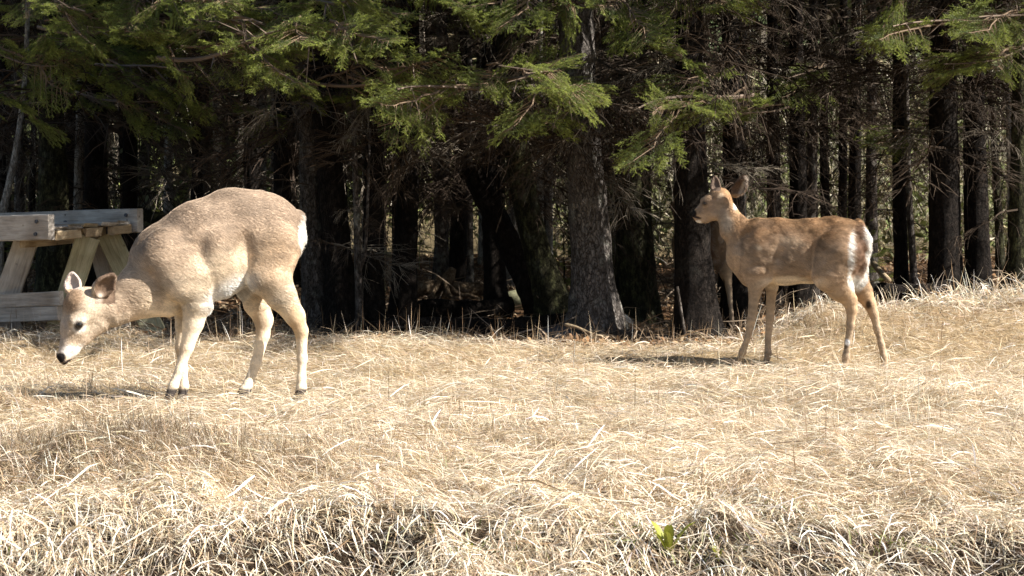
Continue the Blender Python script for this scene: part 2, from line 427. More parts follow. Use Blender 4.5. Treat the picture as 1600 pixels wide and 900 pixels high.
def build_grass():
    acc = Acc()
    flow = lambda x, y: 0.5 * noise2(x * .8, y * .8, 21) * math.pi + 0.35 * noise2(x * 3, y * 3, 22) * math.pi
    # matted thatch
    n = 320000
    x, y = in_view(n, 4.45, 11.5)
    keep = (y < back_edge(x)) & ~((rng.random(n) < 0.80 * soil_mask(x, y)))
    x, y = x[keep], y[keep]; n = len(x)
    bank = 1 - sstep(5.5, 6.2, y)
    ang = flow(x, y) + rng.normal(0, 0.42, n) + np.where(rng.random(n) < 0.5, math.pi, 0)
    ang = np.where(rng.random(n) < 0.75 * bank, -math.pi / 2 + rng.normal(0.35, 0.55, n), ang)
    L = rng.lognormal(math.log(0.088), 0.55, n); L = np.clip(L, 0.04, 0.42)
    Wd = rng.lognormal(math.log(0.00175), 0.4, n) * (0.8 + 0.35 * (y < 6.3))
    el = np.abs(rng.normal(0, 0.24, n)); droop = rng.uniform(0.05, 0.35, n)
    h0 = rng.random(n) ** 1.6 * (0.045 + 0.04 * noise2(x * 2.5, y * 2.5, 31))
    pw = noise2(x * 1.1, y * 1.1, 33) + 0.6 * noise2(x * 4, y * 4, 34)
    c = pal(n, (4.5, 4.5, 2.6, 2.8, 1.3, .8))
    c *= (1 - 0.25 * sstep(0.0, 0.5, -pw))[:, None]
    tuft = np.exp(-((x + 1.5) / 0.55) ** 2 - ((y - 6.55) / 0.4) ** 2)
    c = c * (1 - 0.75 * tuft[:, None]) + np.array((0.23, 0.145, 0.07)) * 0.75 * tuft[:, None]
    c *= (0.62 + 0.38 * np.clip(h0 / 0.03, 0, 1))[:, None] ** 0.6       # blades lying lower in the thatch are darker
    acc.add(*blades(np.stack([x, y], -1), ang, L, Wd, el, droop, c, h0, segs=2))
    # the same thatch, thinner, to either side of the photographed stretch
    n = 52000; y = rng.uniform(4.6, 11.3, n); x = rng.choice((-1, 1), n) * (0.295 * y + .3 + 2.2 * rng.random(n) ** 1.3)
    k = y < back_edge(x); x, y = x[k], y[k]; n = len(x)
    acc.add(*blades(np.stack([x, y], -1), flow(x, y) + rng.normal(0, .5, n) + np.where(rng.random(n) < .5, math.pi, 0), rng.uniform(.08, .26, n), rng.uniform(.003, .006, n), np.abs(rng.normal(0, .24, n)), rng.uniform(.05, .35, n),
                    pal(n, (4.5, 4.5, 2.6, 2.8, 1.3, .8)), rng.random(n) * .05, segs=2))
    # loose long pale blades on top
    n = 5500
    x, y = in_view(n, 4.5, 10.6)
    k = (y < back_edge(x)) & (rng.random(n) > .9 * soil_mask(x, y)); x, y = x[k], y[k]; n = len(x)
    ang = flow(x, y) + rng.normal(0, 0.7, n) + np.where(rng.random(n) < 0.5, math.pi, 0)
    L = np.clip(rng.lognormal(math.log(0.165), 0.4, n), 0.06, 0.45)
    acc.add(*blades(np.stack([x, y], -1), ang, L, rng.lognormal(math.log(0.0027), 0.45, n), np.abs(rng.normal(0.08, 0.16, n)), rng.uniform(0.05, 0.3, n),
                    pal(n, (4, 3.5, 2.2, 1.4, .3, .6)), 0.035 + rng.random(n) * 0.03))
    # wide bleached leaves
    n = 240
    x, y = in_view(n, 5.6, 9.5)
    ang = flow(x, y) + rng.normal(0, 0.8, n)
    acc.add(*blades(np.stack([x, y], -1), ang, rng.uniform(0.07, 0.28, n), rng.uniform(0.004, 0.009, n), np.abs(rng.normal(0.05, 0.2, n)), rng.uniform(0.0, 0.3, n),
                    pal(n, (3, 1, 4, .2, 0, 3)), 0.05 + rng.random(n) * 0.02, roll=rng.normal(0, .5, n)))
    # short standing stubble
    n = 26000
    x, y = in_view(n, 5.95, 11.4)
    k = (y < back_edge(x) + 0.05); x, y = x[k], y[k]; n = len(x)
    acc.add(*blades(np.stack([x, y], -1), rng.uniform(0, 6.3, n), rng.uniform(0.04, 0.11, n), rng.uniform(0.0018, 0.003, n), rng.uniform(0.5, 1.3, n), rng.uniform(0.1, 0.7, n),
                    pal(n, (4, 4, 2, 2, .8, .5)), np.full(n, 0.015)))
    # brown tuft ledge, front left, and smaller ones
    for (tx, ty, sx, sy, k, hh) in ((-1.5, 6.5, .38, .2, 9000, .15), (-0.85, 6.5, .3, .2, 1600, .13), (-2.0, 5.9, .5, .1, 1200, .11), (0.6, 7.2, .6, .3, 900, .1), (1.9, 7.0, .6, .4, 1500, .1), (-.3, 7.4, .4, .4, 700, .1), (1.4, 6.02, .6, .07, 1000, .10), (-.6, 6.02, .5, .07, 1000, .10), (.6, 6.02, .4, .07, 800, .10), (-2.15, 7.68, .2, .07, 1500, .09), (-1.95, 7.78, .22, .06, 1200, .08), (2.0, 10.45, .6, .2, 2000, .12)):
        x = tx + rng.normal(0, sx, k); y = ty + rng.normal(0, sy, k)
        c = pal(k, (2, 3, 1, 4, 3, .3)) * (0.62 if k > 4000 else 1)
        acc.add(*blades(np.stack([x, y], -1), -math.pi / 2 + rng.normal(0, 1.1, k), rng.uniform(0.5, 1.2, k) * hh, rng.uniform(0.0015, 0.003, k), rng.uniform(0.4, 1.3, k), rng.uniform(0.1, 0.7, k), c, np.full(k, 0.02)))
    # blades hanging down the bank
    n = 10500
    x, y = in_view(n, 5.0, 6.1, 1.1)
    k = rng.random(n) > 0.6 * soil_mask(x, y); x, y = x[k], y[k]; n = len(x)
    acc.add(*blades(np.stack([x, y], -1), -math.pi / 2 + rng.normal(0.3, 0.65, n), rng.uniform(0.08, 0.26, n), rng.uniform(0.002, 0.005, n), rng.uniform(0.1, 0.7, n), rng.uniform(0.3, 0.8, n),
                    pal(n, (4, 3, 4, 1.5, .6, 2)), rng.random(n) * 0.04))
    # thin upright stalks
    n = 480
    x, y = in_view(n, 6.0, 10.6, 0.5)
    y = np.where(rng.random(n) < 0.35, back_edge(x) - rng.random(n) * 0.25, y)
    acc.add(*blades(np.stack([x, y], -1), rng.uniform(0, 6.3, n), rng.uniform(0.08, 0.26, n), rng.uniform(0.0022, 0.004, n), rng.normal(1.35, 0.2, n), rng.uniform(0.0, 0.15, n),
                    pal(n, (2, 3, 2, 3, 5, 1)), np.full(n, 0.02)))
    # tall curling grass on the mound at the wood's edge
    n = 1500
    x = np.concatenate([rng.normal(3.0, 0.38, n // 2), rng.uniform(1.4, 3.4, n - n // 2)]); y = rng.normal(11.0, 0.16, n)
    acc.add(*blades(np.stack([x, y], -1), rng.choice([0, math.pi], n) + rng.normal(0, .7, n), rng.uniform(0.12, 0.42, n) * np.where(x > 2.5, 1, .7), rng.uniform(0.003, 0.007, n), rng.uniform(0.5, 1.4, n), rng.uniform(0.2, 0.9, n),
                    pal(n, (4, 3, 3, 1, .5, 3)), np.full(n, 0.0), segs=5))
    V, F, C = acc.get()
    o = link('dry_grass', make_mesh('dry_grass', V, F, M['straw'], False, np.clip(C, 0, .9)))
    tag(o, kind='stuff', cat=None)
    # moss and green shoots low on the bank
    n = 420
    ctr = np.array([(-1.75, 5.45), (0.55, 5.4), (0.42, 5.5), (1.2, 5.5), (-.1, 5.4), (0.95, 5.8), (-1.45, 6.35), (-.2, 6.4)])
    k = rng.integers(0, len(ctr), n)
    x = ctr[k, 0] + rng.normal(0, .09, n); y = ctr[k, 1] + rng.normal(0, .05, n)
    c = np.array((0.15, 0.165, 0.04)) * rng.uniform(.6, 1.4, (n, 1))
    V, F, C = blades(np.stack([x, y], -1), rng.uniform(0, 6.3, n), rng.uniform(.03, .09, n), rng.uniform(.003, .007, n), rng.uniform(.4, 1.3, n), rng.uniform(.1, .6, n), c, np.full(n, .01))
    tag(link('green_shoots', make_mesh('green_shoots', V, F, M['leaf'], False, C)), kind='stuff')
build_grass()

# ------------------------------------------------------------------ deer
class Beast:
    """Frame of one animal: +x towards its tail, +y away from the camera, +z up; points are read off the photograph at the animal's own depth."""
    def __init__(s, base, yaw):
        s.B = np.array(base, float); s.yaw = yaw
        c, n = math.cos(yaw), math.sin(yaw)
        s.R = np.array(((c, n, 0), (-n, c, 0), (0, 0, 1.0)))      # rows: local axes in world
    def pt(s, px, py, lat=0.0):
        d = at(px, py, 1.0) - np.array((0, 0, CAM_Z)); O = np.array((0, 0, CAM_Z)); ly = s.R[1]
        t = (lat + (s.B - O) @ ly) / (d @ ly)
        return s.R @ (O + t * d - s.B), t / F_PX
    def world(s, L): return L @ s.R + s.B

def sdf_mesh(beast, prims, vox):
    """prims: ('c', [(px,py,lat,r)...], squash, k) chains of round cones, ('e', centre, axes, radii, k, sign)"""
    items = []
    for p in prims:
        if p[0] == 'c':
            pts = [(beast.pt(a, b, c), r) for a, b, c, r in p[1]]
            pts = [(q[0], q[1] * r) for q, r in pts]
            if len(pts) == 1: pts = pts * 2
            for (a, ra), (b, rb) in zip(pts, pts[1:]): items.append(('c', a, b, ra, rb, p[2], p[3]))
        else: items.append(p)
    lo = np.array((1e9,) * 3); hi = -lo
    for it in items:
        if it[0] == 'c':
            r = max(it[3], it[4]); lo = np.minimum(lo, np.minimum(it[1], it[2]) - r); hi = np.maximum(hi, np.maximum(it[1], it[2]) + r)
        elif it[5] > 0:
            r = max(it[3]); lo = np.minimum(lo, it[1] - r); hi = np.maximum(hi, it[1] + r)
    lo -= 0.04; hi += 0.04
    n = np.ceil((hi - lo) / vox).astype(int) + 1
    D = np.full(n, 0.06, np.float32)
    for it in items:
        if it[0] == 'c':
            _, a, b, ra, rb, sq, k = it; mx = max(ra, rb) + k + 0.03
            l0, h0 = np.minimum(a, b) - mx, np.maximum(a, b) + mx
        else:
            _, ctr, ax, rad, k, sign = it; mx = max(rad) + k + 0.02
            l0, h0 = ctr - mx, ctr + mx
        i0 = np.clip(((l0 - lo) / vox).astype(int), 0, n - 1); i1 = np.clip(((h0 - lo) / vox).astype(int) + 2, 1, n)
        g = [lo[q] + vox * np.arange(i0[q], i1[q], dtype=np.float32) for q in range(3)]
        X, Y, Z = np.meshgrid(*g, indexing='ij')
        if it[0] == 'c':
            ay, by = a[1] / sq, b[1] / sq
            ba = np.array((b[0] - a[0], by - ay, b[2] - a[2])); pa = (X - a[0], Y / sq - ay, Z - a[2])
            bb = ba @ ba + 1e-9
            h = np.clip((pa[0] * ba[0] + pa[1] * ba[1] + pa[2] * ba[2]) / bb, 0, 1)
            d = np.sqrt((pa[0] - ba[0] * h) ** 2 + (pa[1] - ba[1] * h) ** 2 + (pa[2] - ba[2] * h) ** 2) - (ra + (rb - ra) * h)
            sign = 1
        else:
            q = [((X - ctr[0]) * u[0] + (Y - ctr[1]) * u[1] + (Z - ctr[2]) * u[2]) / r for u, r in zip(ax, rad)]
            k0 = np.sqrt(q[0] ** 2 + q[1] ** 2 + q[2] ** 2); k1 = np.sqrt((q[0] / rad[0]) ** 2 + (q[1] / rad[1]) ** 2 + (q[2] / rad[2]) ** 2) + 1e-9
            d = k0 * (k0 - 1) / k1
        S = (slice(i0[0], i1[0]), slice(i0[1], i1[1]), slice(i0[2], i1[2]))
        o = D[S]
        if sign > 0:
            h = np.clip(0.5 + 0.5 * (o - d) / k, 0, 1); D[S] = o * (1 - h) + d * h - k * h * (1 - h)
        else:
            d = -d
            h = np.clip(0.5 - 0.5 * (o - d) / k, 0, 1); D[S] = o * (1 - h) + d * h + k * h * (1 - h)
    G = vdb.FloatGrid(4.0)
    G.copyFromArray(np.ascontiguousarray(np.clip(D / vox, -4, 4).astype(np.float32)), tolerance=0.0)
    P, Q = G.convertToQuads(isovalue=0.0)
    return P * vox + lo, Q.astype(np.int32)

def vert_normals(V, Q):
    n = np.cross(V[Q[:, 2]] - V[Q[:, 0]], V[Q[:, 3]] - V[Q[:, 1]])
    vn = np.zeros_like(V)
    for k in range(4): np.add.at(vn, Q[:, k], n)
    return vn / (np.linalg.norm(vn, axis=1)[:, None] + 1e-12), np.linalg.norm(n, axis=1) * .5

def blob(px, py, cx, cy, rx, ry, rot=0, soft=0.35):
    a = math.radians(rot); dx, dy = px - cx, py - cy
    u = (dx * math.cos(a) + dy * math.sin(a)) / rx; v = (-dx * math.sin(a) + dy * math.cos(a)) / ry
    return 1 - sstep(1 - soft, 1 + soft, np.sqrt(u * u + v * v))

def hollows(beast, lst):
    out = []
    for px, py, lat, rx, ry, rz, tilt in lst:
        a = math.radians(tilt); A3 = (np.array((math.cos(a), 0, math.sin(a))), np.array((0, 1.0, 0)), np.array((-math.sin(a), 0, math.cos(a))))
        c = beast.pt(px, py, lat)[0]
        out.append(('e', c, A3, (rx, ry, rz), 0.045, -1)); out.append(('e', c * np.array((1, -1, 1)), A3, (rx, ry, rz), 0.045, -1))
    return out

def ear(beast, base, tip, lat0, lat1, width, facing, cup=True):
    """leaf-shaped ear: an oriented ellipsoid hollowed on the facing side"""
    a, s = beast.pt(*base, lat0); b, _ = beast.pt(*tip, lat1)
    ax = b - a; L = np.linalg.norm(ax); ax /= L
    nrm = np.array(facing, float); nrm -= ax * (nrm @ ax); nrm /= np.linalg.norm(nrm)
    wd = np.cross(ax, nrm)
    ctr = (a + b) / 2
    w = width * s
    A3 = (ax, wd, nrm)
    out = [('e', a + ax * L * .45, A3, (L * .46, w, w * .50), 0.008, 1), ('e', a + ax * L * .72, A3, (L * .33, w * .60, w * .34), 0.010, 1)]
    cut = [('e', a + ax * L * .48 + nrm * w * .36, A3, (L * .36, w * .76, w * .46), 0.004, -1), ('e', a + ax * L * .72 + nrm * w * .26, A3, (L * .26, w * .42, w * .28), 0.004, -1)]
    return out, cut

def make_deer(beast, name, prims, cuts, colour, hair_len, vox, nhair, label, disp=0.0016):
    V, Q = sdf_mesh(beast, prims + cuts, vox)
    for _ in range(1):                                          # light relaxation of the grid facets
        s = np.zeros_like(V); c = np.zeros(len(V))
        for k in range(4):
            np.add.at(s, Q[:, k], V[Q[:, (k + 1) % 4]]); np.add.at(c, Q[:, k], 1)
        V = V * .5 + .5 * s / np.maximum(c, 1)[:, None]
    vn, _ = vert_normals(V, Q)
    px, py = project(beast.world(V))
    hl = hair_len(px, py, V, vn)
    V = V + vn * (disp * np.clip(hl / 0.02, .1, 1.3) * (noise3(V, 14, 3) + 0.6 * noise3(V, 36, 7)))[:, None]
    vn, fa = vert_normals(V, Q)
    C = colour(px, py, V, vn)
    root = thing(name, label, 'deer', beast.B, rotz=beast.yaw)
    body = link('body', make_mesh('body', V, Q, M['fur_skin'], True, C), root)
    # coat
    r = np.random.default_rng(8)
    f = r.choice(len(Q), nhair, p=fa / fa.sum())
    w = r.dirichlet((1, 1, 1, 1), nhair)[:, :, None]
    P = (V[Q[f]] * w).sum(1); Nn = (vn[Q[f]] * w).sum(1); Cc = (C[Q[f]] * w).sum(1); H = (hl[Q[f]] * w[:, :, 0]).sum(1)
    Nn /= np.linalg.norm(Nn, axis=1)[:, None] + 1e-9
    hx, hy = project(beast.world(P))
    flow = beast_flow(hx, hy, P)
    flow = flow + np.stack([noise3(P, 9, 1), noise3(P, 9, 4), noise3(P, 9, 8)], -1) * 0.3 + r.normal(0, .16, (nhair, 3))
    tg = flow - Nn * (flow * Nn).sum(1)[:, None]; tg /= np.linalg.norm(tg, axis=1)[:, None] + 1e-9
    lift = (0.24 + 0.16 * np.clip(noise3(P, 22, 12), -1, 1))[:, None]
    H = H * r.uniform(.65, 1.2, nhair)
    keep = H > 0.002
    t = np.array((0, .35, .7, 1.0))[None, :, None]
    pts = P[:, None] + H[:, None, None] * (t * (tg * (1 - lift * .5) + Nn * lift)[:, None] - 0.22 * t ** 2 * Nn[:, None])
    pts = pts[keep].astype(np.float32); Cc = Cc[keep]; H = H[keep]; m = len(pts)
    cu = bpy.data.hair_curves.new('fur'); cu.add_curves([4] * m)
    cu.attributes['position'].data.foreach_set('vector', pts.ravel())
    ra = cu.attributes.get('radius') or cu.attributes.new('radius', 'FLOAT', 'POINT')
    ra.data.foreach_set('value', (np.array((1, .9, .6, .15))[None] * np.full((m, 1), 0.00062)).astype(np.float32).ravel())
    ca = cu.attributes.new('col', 'FLOAT_COLOR', 'CURVE')
    cc = np.ones((m, 4), np.float32); cc[:, :3] = np.clip(Cc * r.uniform(.64, 1.32, (m, 1)), 0, .95); ca.data.foreach_set('color', cc.ravel())
    cu.materials.append(M['fur'])
    fur = link('fur', cu, root); fur['kind'] = 'stuff'
    return root, V, vn, (px, py)

def beast_flow(px, py, P):
    d = np.zeros((len(P), 3)); d[:, 0] = 0.9; d[:, 2] = -0.45
    leg = sstep(.42, .30, P[:, 2])[:, None]
    return d * (1 - leg) + np.array((0.25, 0, -1.0)) * leg

def uvsphere(r, n=12, m=8):
    th = np.linspace(0, math.pi, m + 1); ph = np.arange(n) / n * 2 * math.pi
    V = np.stack([np.outer(np.sin(th), np.cos(ph)), np.outer(np.sin(th), np.sin(ph)), np.outer(np.cos(th), np.ones(n))], -1).reshape(-1, 3) * r
    F = [[i * n + j, (i + 1) * n + j, (i + 1) * n + (j + 1) % n, i * n + (j + 1) % n] for i in range(m) for j in range(n)]
    return V, np.array(F)

def add_eye(root, deer, px, py, size, flip=1):
    _, V, vn, (vx, vy) = deer
    s = (vx - px) ** 2 + (vy - py) ** 2 + np.where(vn[:, 1] * flip < 0.1, 0, 1e6)
    k = np.argmin(s)
    Vs, Fs = uvsphere(size)
    return link('eye', make_mesh('eye', Vs, Fs, M['eye'], True), root, V[k] - vn[k] * size * .22), k

# grazing deer
A = Beast((at(330, 622, 8.0)[0], 8.0, 0.0), math.radians(27))
nl, fl = -0.085, 0.085
prA = [
    ('c', [(270, 413, 0, 69), (320, 392, 0, 79), (365, 372, 0, 75), (408, 364, 0, 64), (428, 364, 0, 50)], 0.66, 0.02),
    ('c', [(367, 340, 0, 44), (400, 340, 0, 38)], .6, .03),
    ('c', [(274, 422, 0, 58), (224, 453, 0, 42), (176, 482, 0, 29)], 0.66, 0.03),
    ('c', [(238, 470, 0, 22), (262, 470, 0, 26)], .7, .03),
    ('c', [(262, 396, nl, 40), (292, 440, nl - .02, 34)], 0.5, 0.03), ('c', [(262, 396, fl, 40), (292, 440, fl + .02, 34)], 0.5, 0.03),
    # head
    ('c', [(152, 477, 0, 29), (132, 480, 0, 31.5)], .74, .025), ('c', [(130, 481, 0, 31), (117, 510, 0, 22), (107, 540, 0, 13), (99, 555, 0, 10)], 0.76, 0.016),
    ('c', [(148, 500, 0, 25), (129, 526, 0, 14), (116, 547, 0, 7.5), (107, 560, 0, 5.5)], .66, .012), ('c', [(95, 556, 0, 7.2), (100, 564, 0, 6.5)], .95, .005),
    ('c', [(117, 500, -.045, 10), (126, 497, -.048, 11)], .7, .012), ('c', [(117, 500, .045, 10), (126, 497, .048, 11)], .7, .012),
    # front legs
    ('c', [(300, 432, nl, 34), (307, 474, nl, 23), (302, 505, nl + .01, 16), (292, 543, nl + .02, 10.12), (281, 577, nl + .02, 6.86), (271, 603, nl + .02, 7.57), (265, 616, nl + .02, 6.34)], 0.78, 0.015),
    ('c', [(268, 612, nl + .02, 6.60), (261, 628, nl + .02, 7.04)], .85, .006),
    ('c', [(285, 440, fl, 31), (288, 480, fl, 18), (286, 510, fl - .02, 11.44), (284, 543, fl - .02, 9.68), (286, 577, fl - .02, 6.86), (287, 604, fl - .02, 7.74), (285, 616, fl - .02, 6.51)], 0.78, 0.015),
    ('c', [(286, 612, fl - .02, 6.60), (281, 628, fl - .02, 7.04)], .85, .006),
    # hind legs
    ('c', [(424, 388, nl + .02, 48), (420, 428, nl, 36), (438, 460, nl, 24), (461, 494, nl + .01, 15.5), (471, 517, nl + .02, 10.12), (472, 560, nl + .03, 7.74), (471, 590, nl + .03, 6.69), (471, 606, nl + .03, 7.74), (467, 616, nl + .03, 6.34)], 0.74, 0.018),
    ('c', [(469, 612, nl + .03, 6.60), (462, 628, nl + .03, 7.04)], .85, .006),
    ('c', [(415, 395, fl, 44), (398, 442, fl, 31), (401, 474, fl, 20), (412, 500, fl, 14.5), (411, 524, fl, 10.12), (400, 568, fl, 7.92), (388, 600, fl, 7.48), (382, 611, fl, 8.36), (375, 620, fl, 6.69)], 0.74, 0.018),
    ('c', [(378, 617, fl, 7.04), (369, 632, fl, 7.04)], .85, .006),
    ('c', [(464, 338, 0, 10), (468, 372, 0, 8), (464, 396, 0, 5)], 1.2, .012),
]
e1, c1 = ear(A, (148, 464), (177, 429), -.05, -.085, 17, (0.10, -1, -.30))
e2, c2 = ear(A, (115, 462), (112, 426), .045, .075, 14.5, (-.55, -1, .1))
prA += e1 + e2
def colA(px, py, V, n):
    k = noise3(V, 10, 5) * 9; px = px + k; py = py - k
    back = np.array((0.345, 0.255, 0.18)); side = np.array((0.50, 0.38, 0.27)); pale = np.array((0.70, 0.58, 0.425)); white = np.array((0.86, 0.81, 0.74))
    def mix(c, t, m): return c * (1 - m[:, None]) + np.asarray(t) * m[:, None]
    top = sstep(300, 430, py - .05 * px)
    c = back[None] * (1 - top[:, None]) + side[None] * top[:, None]
    c = mix(c, pale, .9 * sstep(405, 490, py) * sstep(200, 250, px))
    c = mix(c, (0.66, 0.54, 0.39), .7 * blob(px, py, 350, 430, 60, 40, -20, .6))
    c = mix(c, white, blob(px, py, 358, 458, 46, 21, -32, .45))
    c = mix(c, white, sstep(.75, .9, n[:, 0]) * blob(px, py, 474, 360, 12, 50))
    c = mix(c, white, blob(px, py, 475, 366, 6, 48, 4, .3))
    c = mix(c, (0.30, 0.2, 0.12), .6 * blob(px, py, 410, 500, 13, 24, 10))
    c = mix(c, (0.40, 0.28, 0.17), .5 * blob(px, py, 432, 395, 34, 42, 0, .7))
    c = mix(c, (0.36, 0.26, 0.17), .55 * blob(px, py, 290, 545, 14, 16, 0, .6))
    c = mix(c, (0.47, 0.31, 0.16), .65 * blob(px, py, 468, 503, 13, 30, -20))
    c = mix(c, (0.30, .21, .14), .45 * blob(px, py, 243, 450, 10, 34, -12))  # shadow of the shoulder on the neck, painted into the coat
    px = px - k; py = py + k
    # head
    hd = px < 180
    c = mix(c, (0.44, 0.345, 0.25), .6 * blob(px, py, 130, 500, 50, 60) * hd)
    c = mix(c, (0.24, 0.15, 0.085), .85 * blob(px, py, 112, 468, 17, 22, 20, .5) * (n[:, 2] > -.2))
    c = mix(c, (0.62, 0.5, 0.37), .8 * blob(px, py, 138, 498, 17, 24, 0, .5))
    c = mix(c, (0.85, .79, .7), .9 * blob(px, py, 124, 508, 11, 12, 0, .4))
    c = mix(c, (0.06, .04, .03), .9 * blob(px, py, 122, 509, 7, 7.5, 20, .35))
    c = mix(c, (0.86, .8, .74), .85 * blob(px, py, 107, 548, 12, 9, 0, .4))
    c = mix(c, (.82, .76, .68), .8 * blob(px, py, 120, 548, 14, 6, -40, .4))
    c = mix(c, (0.40, 0.33, .27), .6 * blob(px, py, 98, 520, 9, 26, 4, .4))
    c = mix(c, (0.70, .58, .44), .6 * blob(px, py, 182, 506, 26, 12, -35, .5))
    c = mix(c, (0.012, .01, .01), blob(px, py, 95, 559, 8, 8.5, 0, .2))
    c = mix(c, (0.02, .015, .014), blob(px, py, 104, 566, 9, 2.6, -30, .3))
    # ears: dark hollow with a white tuft at the root, brown back
    earA = (px > 148) & (py < 474) & (px < 180) & (V[:, 1] < -.035) & (px - 140 > (py - 470) * -.2 - 4)
    c = np.where((earA & (n[:, 1] < -.2))[:, None], np.array((0.16, 0.105, 0.07)), np.where((earA & (V[:, 1] < -.05))[:, None], np.array((0.14, 0.09, .06)), c))
    c = mix(c, (.62, .53, .43), .7 * blob(px, py, 155, 466, 5, 8, 20, .7))
    earB = (py < 452) & (px < 130)
    c = np.where(earB[:, None], np.array((0.50, 0.40, 0.33)), c)
    c = mix(c, (0.06, .05, .045), sstep(605, 610, py))
    c = c * (1 + (.2 * noise3(V * np.array((.22, 1, 1)), 70, 30) + .34 * noise3(V, 8, 33) + .2 * noise3(V, 24, 35)) * sstep(190, 240, px))[:, None]
    return np.clip(c, 0, .9)
def hairA(px, py, V, n):
    h = np.full(len(px), 0.021)
    h = np.where(py > 470, 0.012, h); h = np.where((py > 485) & (px > 200), 0.0035, h)
    h = np.where(px < 200, 0.016, h); h = np.where((px < 165), 0.007, h)
    h = np.maximum(h, .036 * blob(px, py, 475, 366, 10, 50)); h = np.maximum(h, .04 * blob(px, py, 358, 462, 46, 17, -32))
    h = np.where((px < 112) & (py > 540), 0.0015, h); h = np.where(py > 616, .003, h)
    return h
hA = hollows(A, [(394, 398, -.178, .06, .07, .13, 12), (316, 395, -.193, .05, .07, .13, -10), (240, 430, -.145, .035, .06, .11, -25), (345, 345, -.19, .16, .06, .04, 8), (452, 440, -.15, .03, .06, .08, 30)])
prA = prA[:1] + hA + prA[1:]
deerA = make_deer(A, 'deer', prA, c1 + c2, colA, hairA, 0.0058, 120000, 'pale tan deer grazing with its lowered head beside the wooden table')
add_eye(deerA[0], deerA, 123, 509, 0.0165)
add_eye(deerA[0], deerA, 117, 509, 0.0165, -1)

# alert young deer
Bd = Beast((at(1265, 570, 9.75)[0], 9.75, float(gz(1.65, 9.75))), math.radians(-10))
nl, fl = -0.065, 0.075
prB = [
    ('c', [(1186, 391, 0, 50), (1228, 394, 0, 50), (1264, 392, 0, 49), (1306, 386, 0, 45), (1328, 384, 0, 34)], 0.66, 0.03),
    ('c', [(1192, 364, 0, 19), (1212, 366, 0, 24)], .7, .03), ('c', [(1300, 366, 0, 24), (1326, 368, 0, 22)], .8, .03),
    ('c', [(1178, 390, 0, 38), (1148, 358, 0, 22), (1135, 332, 0, 16), (1126, 314, 0, 15)], 0.70, 0.022),
    ('c', [(1160, 402, 0, 24), (1178, 424, 0, 26)], .7, .03),
    ('c', [(1181, 398, nl, 32), (1184, 430, nl, 22)], .5, .025), ('c', [(1181, 398, fl, 32), (1196, 425, fl, 22)], .5, .025),
    # head, turned a little away
    ('c', [(1124, 312, 0, 19), (1112, 320, .01, 17)], .78, .02), ('c', [(1112, 321, .01, 17), (1100, 330, .02, 12.5), (1089, 335, .035, 8)], .8, .012),
    ('c', [(1114, 330, .01, 17), (1102, 339, .02, 9.5), (1092, 342, .03, 6.5)], .75, .01), ('c', [(1085, 333, .04, 4.6), (1086, 337, .04, 4.4)], 1.2, .005),
    ('c', [(1104, 315, -.03, 8), (1108, 313, -.03, 8)], .7, .01), ('c', [(1102, 315, .045, 8), (1106, 313, .045, 8)], .7, .01),
    # front legs
    ('c', [(1183, 425, nl, 20), (1180, 455, nl, 10.12), (1176, 485, nl, 6.86), (1174, 500, nl, 6.86), (1168, 528, nl, 4.58), (1160, 551, nl, 5.46), (1156, 560, nl, 4.58)], .8, .011), ('c', [(1158, 557, nl, 4.75), (1151, 570, nl, 4.93)], .85, .005),
    ('c', [(1200, 420, fl, 18), (1206, 447, fl, 9.24), (1204, 478, fl, 6.60), (1203, 496, fl, 6.51), (1200, 528, fl, 4.58), (1200, 552, fl, 5.46), (1198, 562, fl, 4.58)], .8, .011), ('c', [(1199, 559, fl, 4.75), (1194, 572, fl, 4.93)], .85, .005),
    # hind legs
    ('c', [(1308, 396, nl, 40), (1300, 426, nl - .01, 31), (1313, 450, nl, 21), (1327, 469, nl + .01, 11.88), (1331, 484, nl + .01, 8.36), (1329, 508, nl + .01, 6.16), (1325, 534, nl + .01, 4.93), (1322, 558, nl + .01, 5.81), (1320, 568, nl + .01, 4.75)], .74, .014), ('c', [(1321, 565, nl + .01, 4.93), (1315, 580, nl + .01, 5.10)], .85, .005),
    ('c', [(1325, 402, fl - .03, 34), (1334, 435, fl - .02, 23), (1348, 456, fl - .02, 15.5), (1358, 473, fl - .02, 10.12), (1365, 490, fl - .02, 7.39), (1371, 515, fl - .02, 5.54), (1377, 538, fl - .02, 4.93), (1381, 557, fl - .02, 5.72), (1383, 565, fl - .02, 4.75)], .77, .014), ('c', [(1382, 562, fl - .02, 4.93), (1379, 577, fl - .02, 5.10)], .85, .005),
    # tail
    ('c', [(1340, 352, 0, 9), (1342, 375, -.01, 13), (1340, 405, -.015, 15), (1335, 430, -.02, 11), (1332, 446, -.02, 5)], 1.0, .008),
]
e1, c1 = ear(Bd, (1146, 308), (1163, 277), -.045, -.085, 10.5, (0.25, -1, .0))
e2, c2 = ear(Bd, (1119, 306), (1117, 275), .03, .05, 8.5, (.15, -1, .1))
prB += e1 + e2
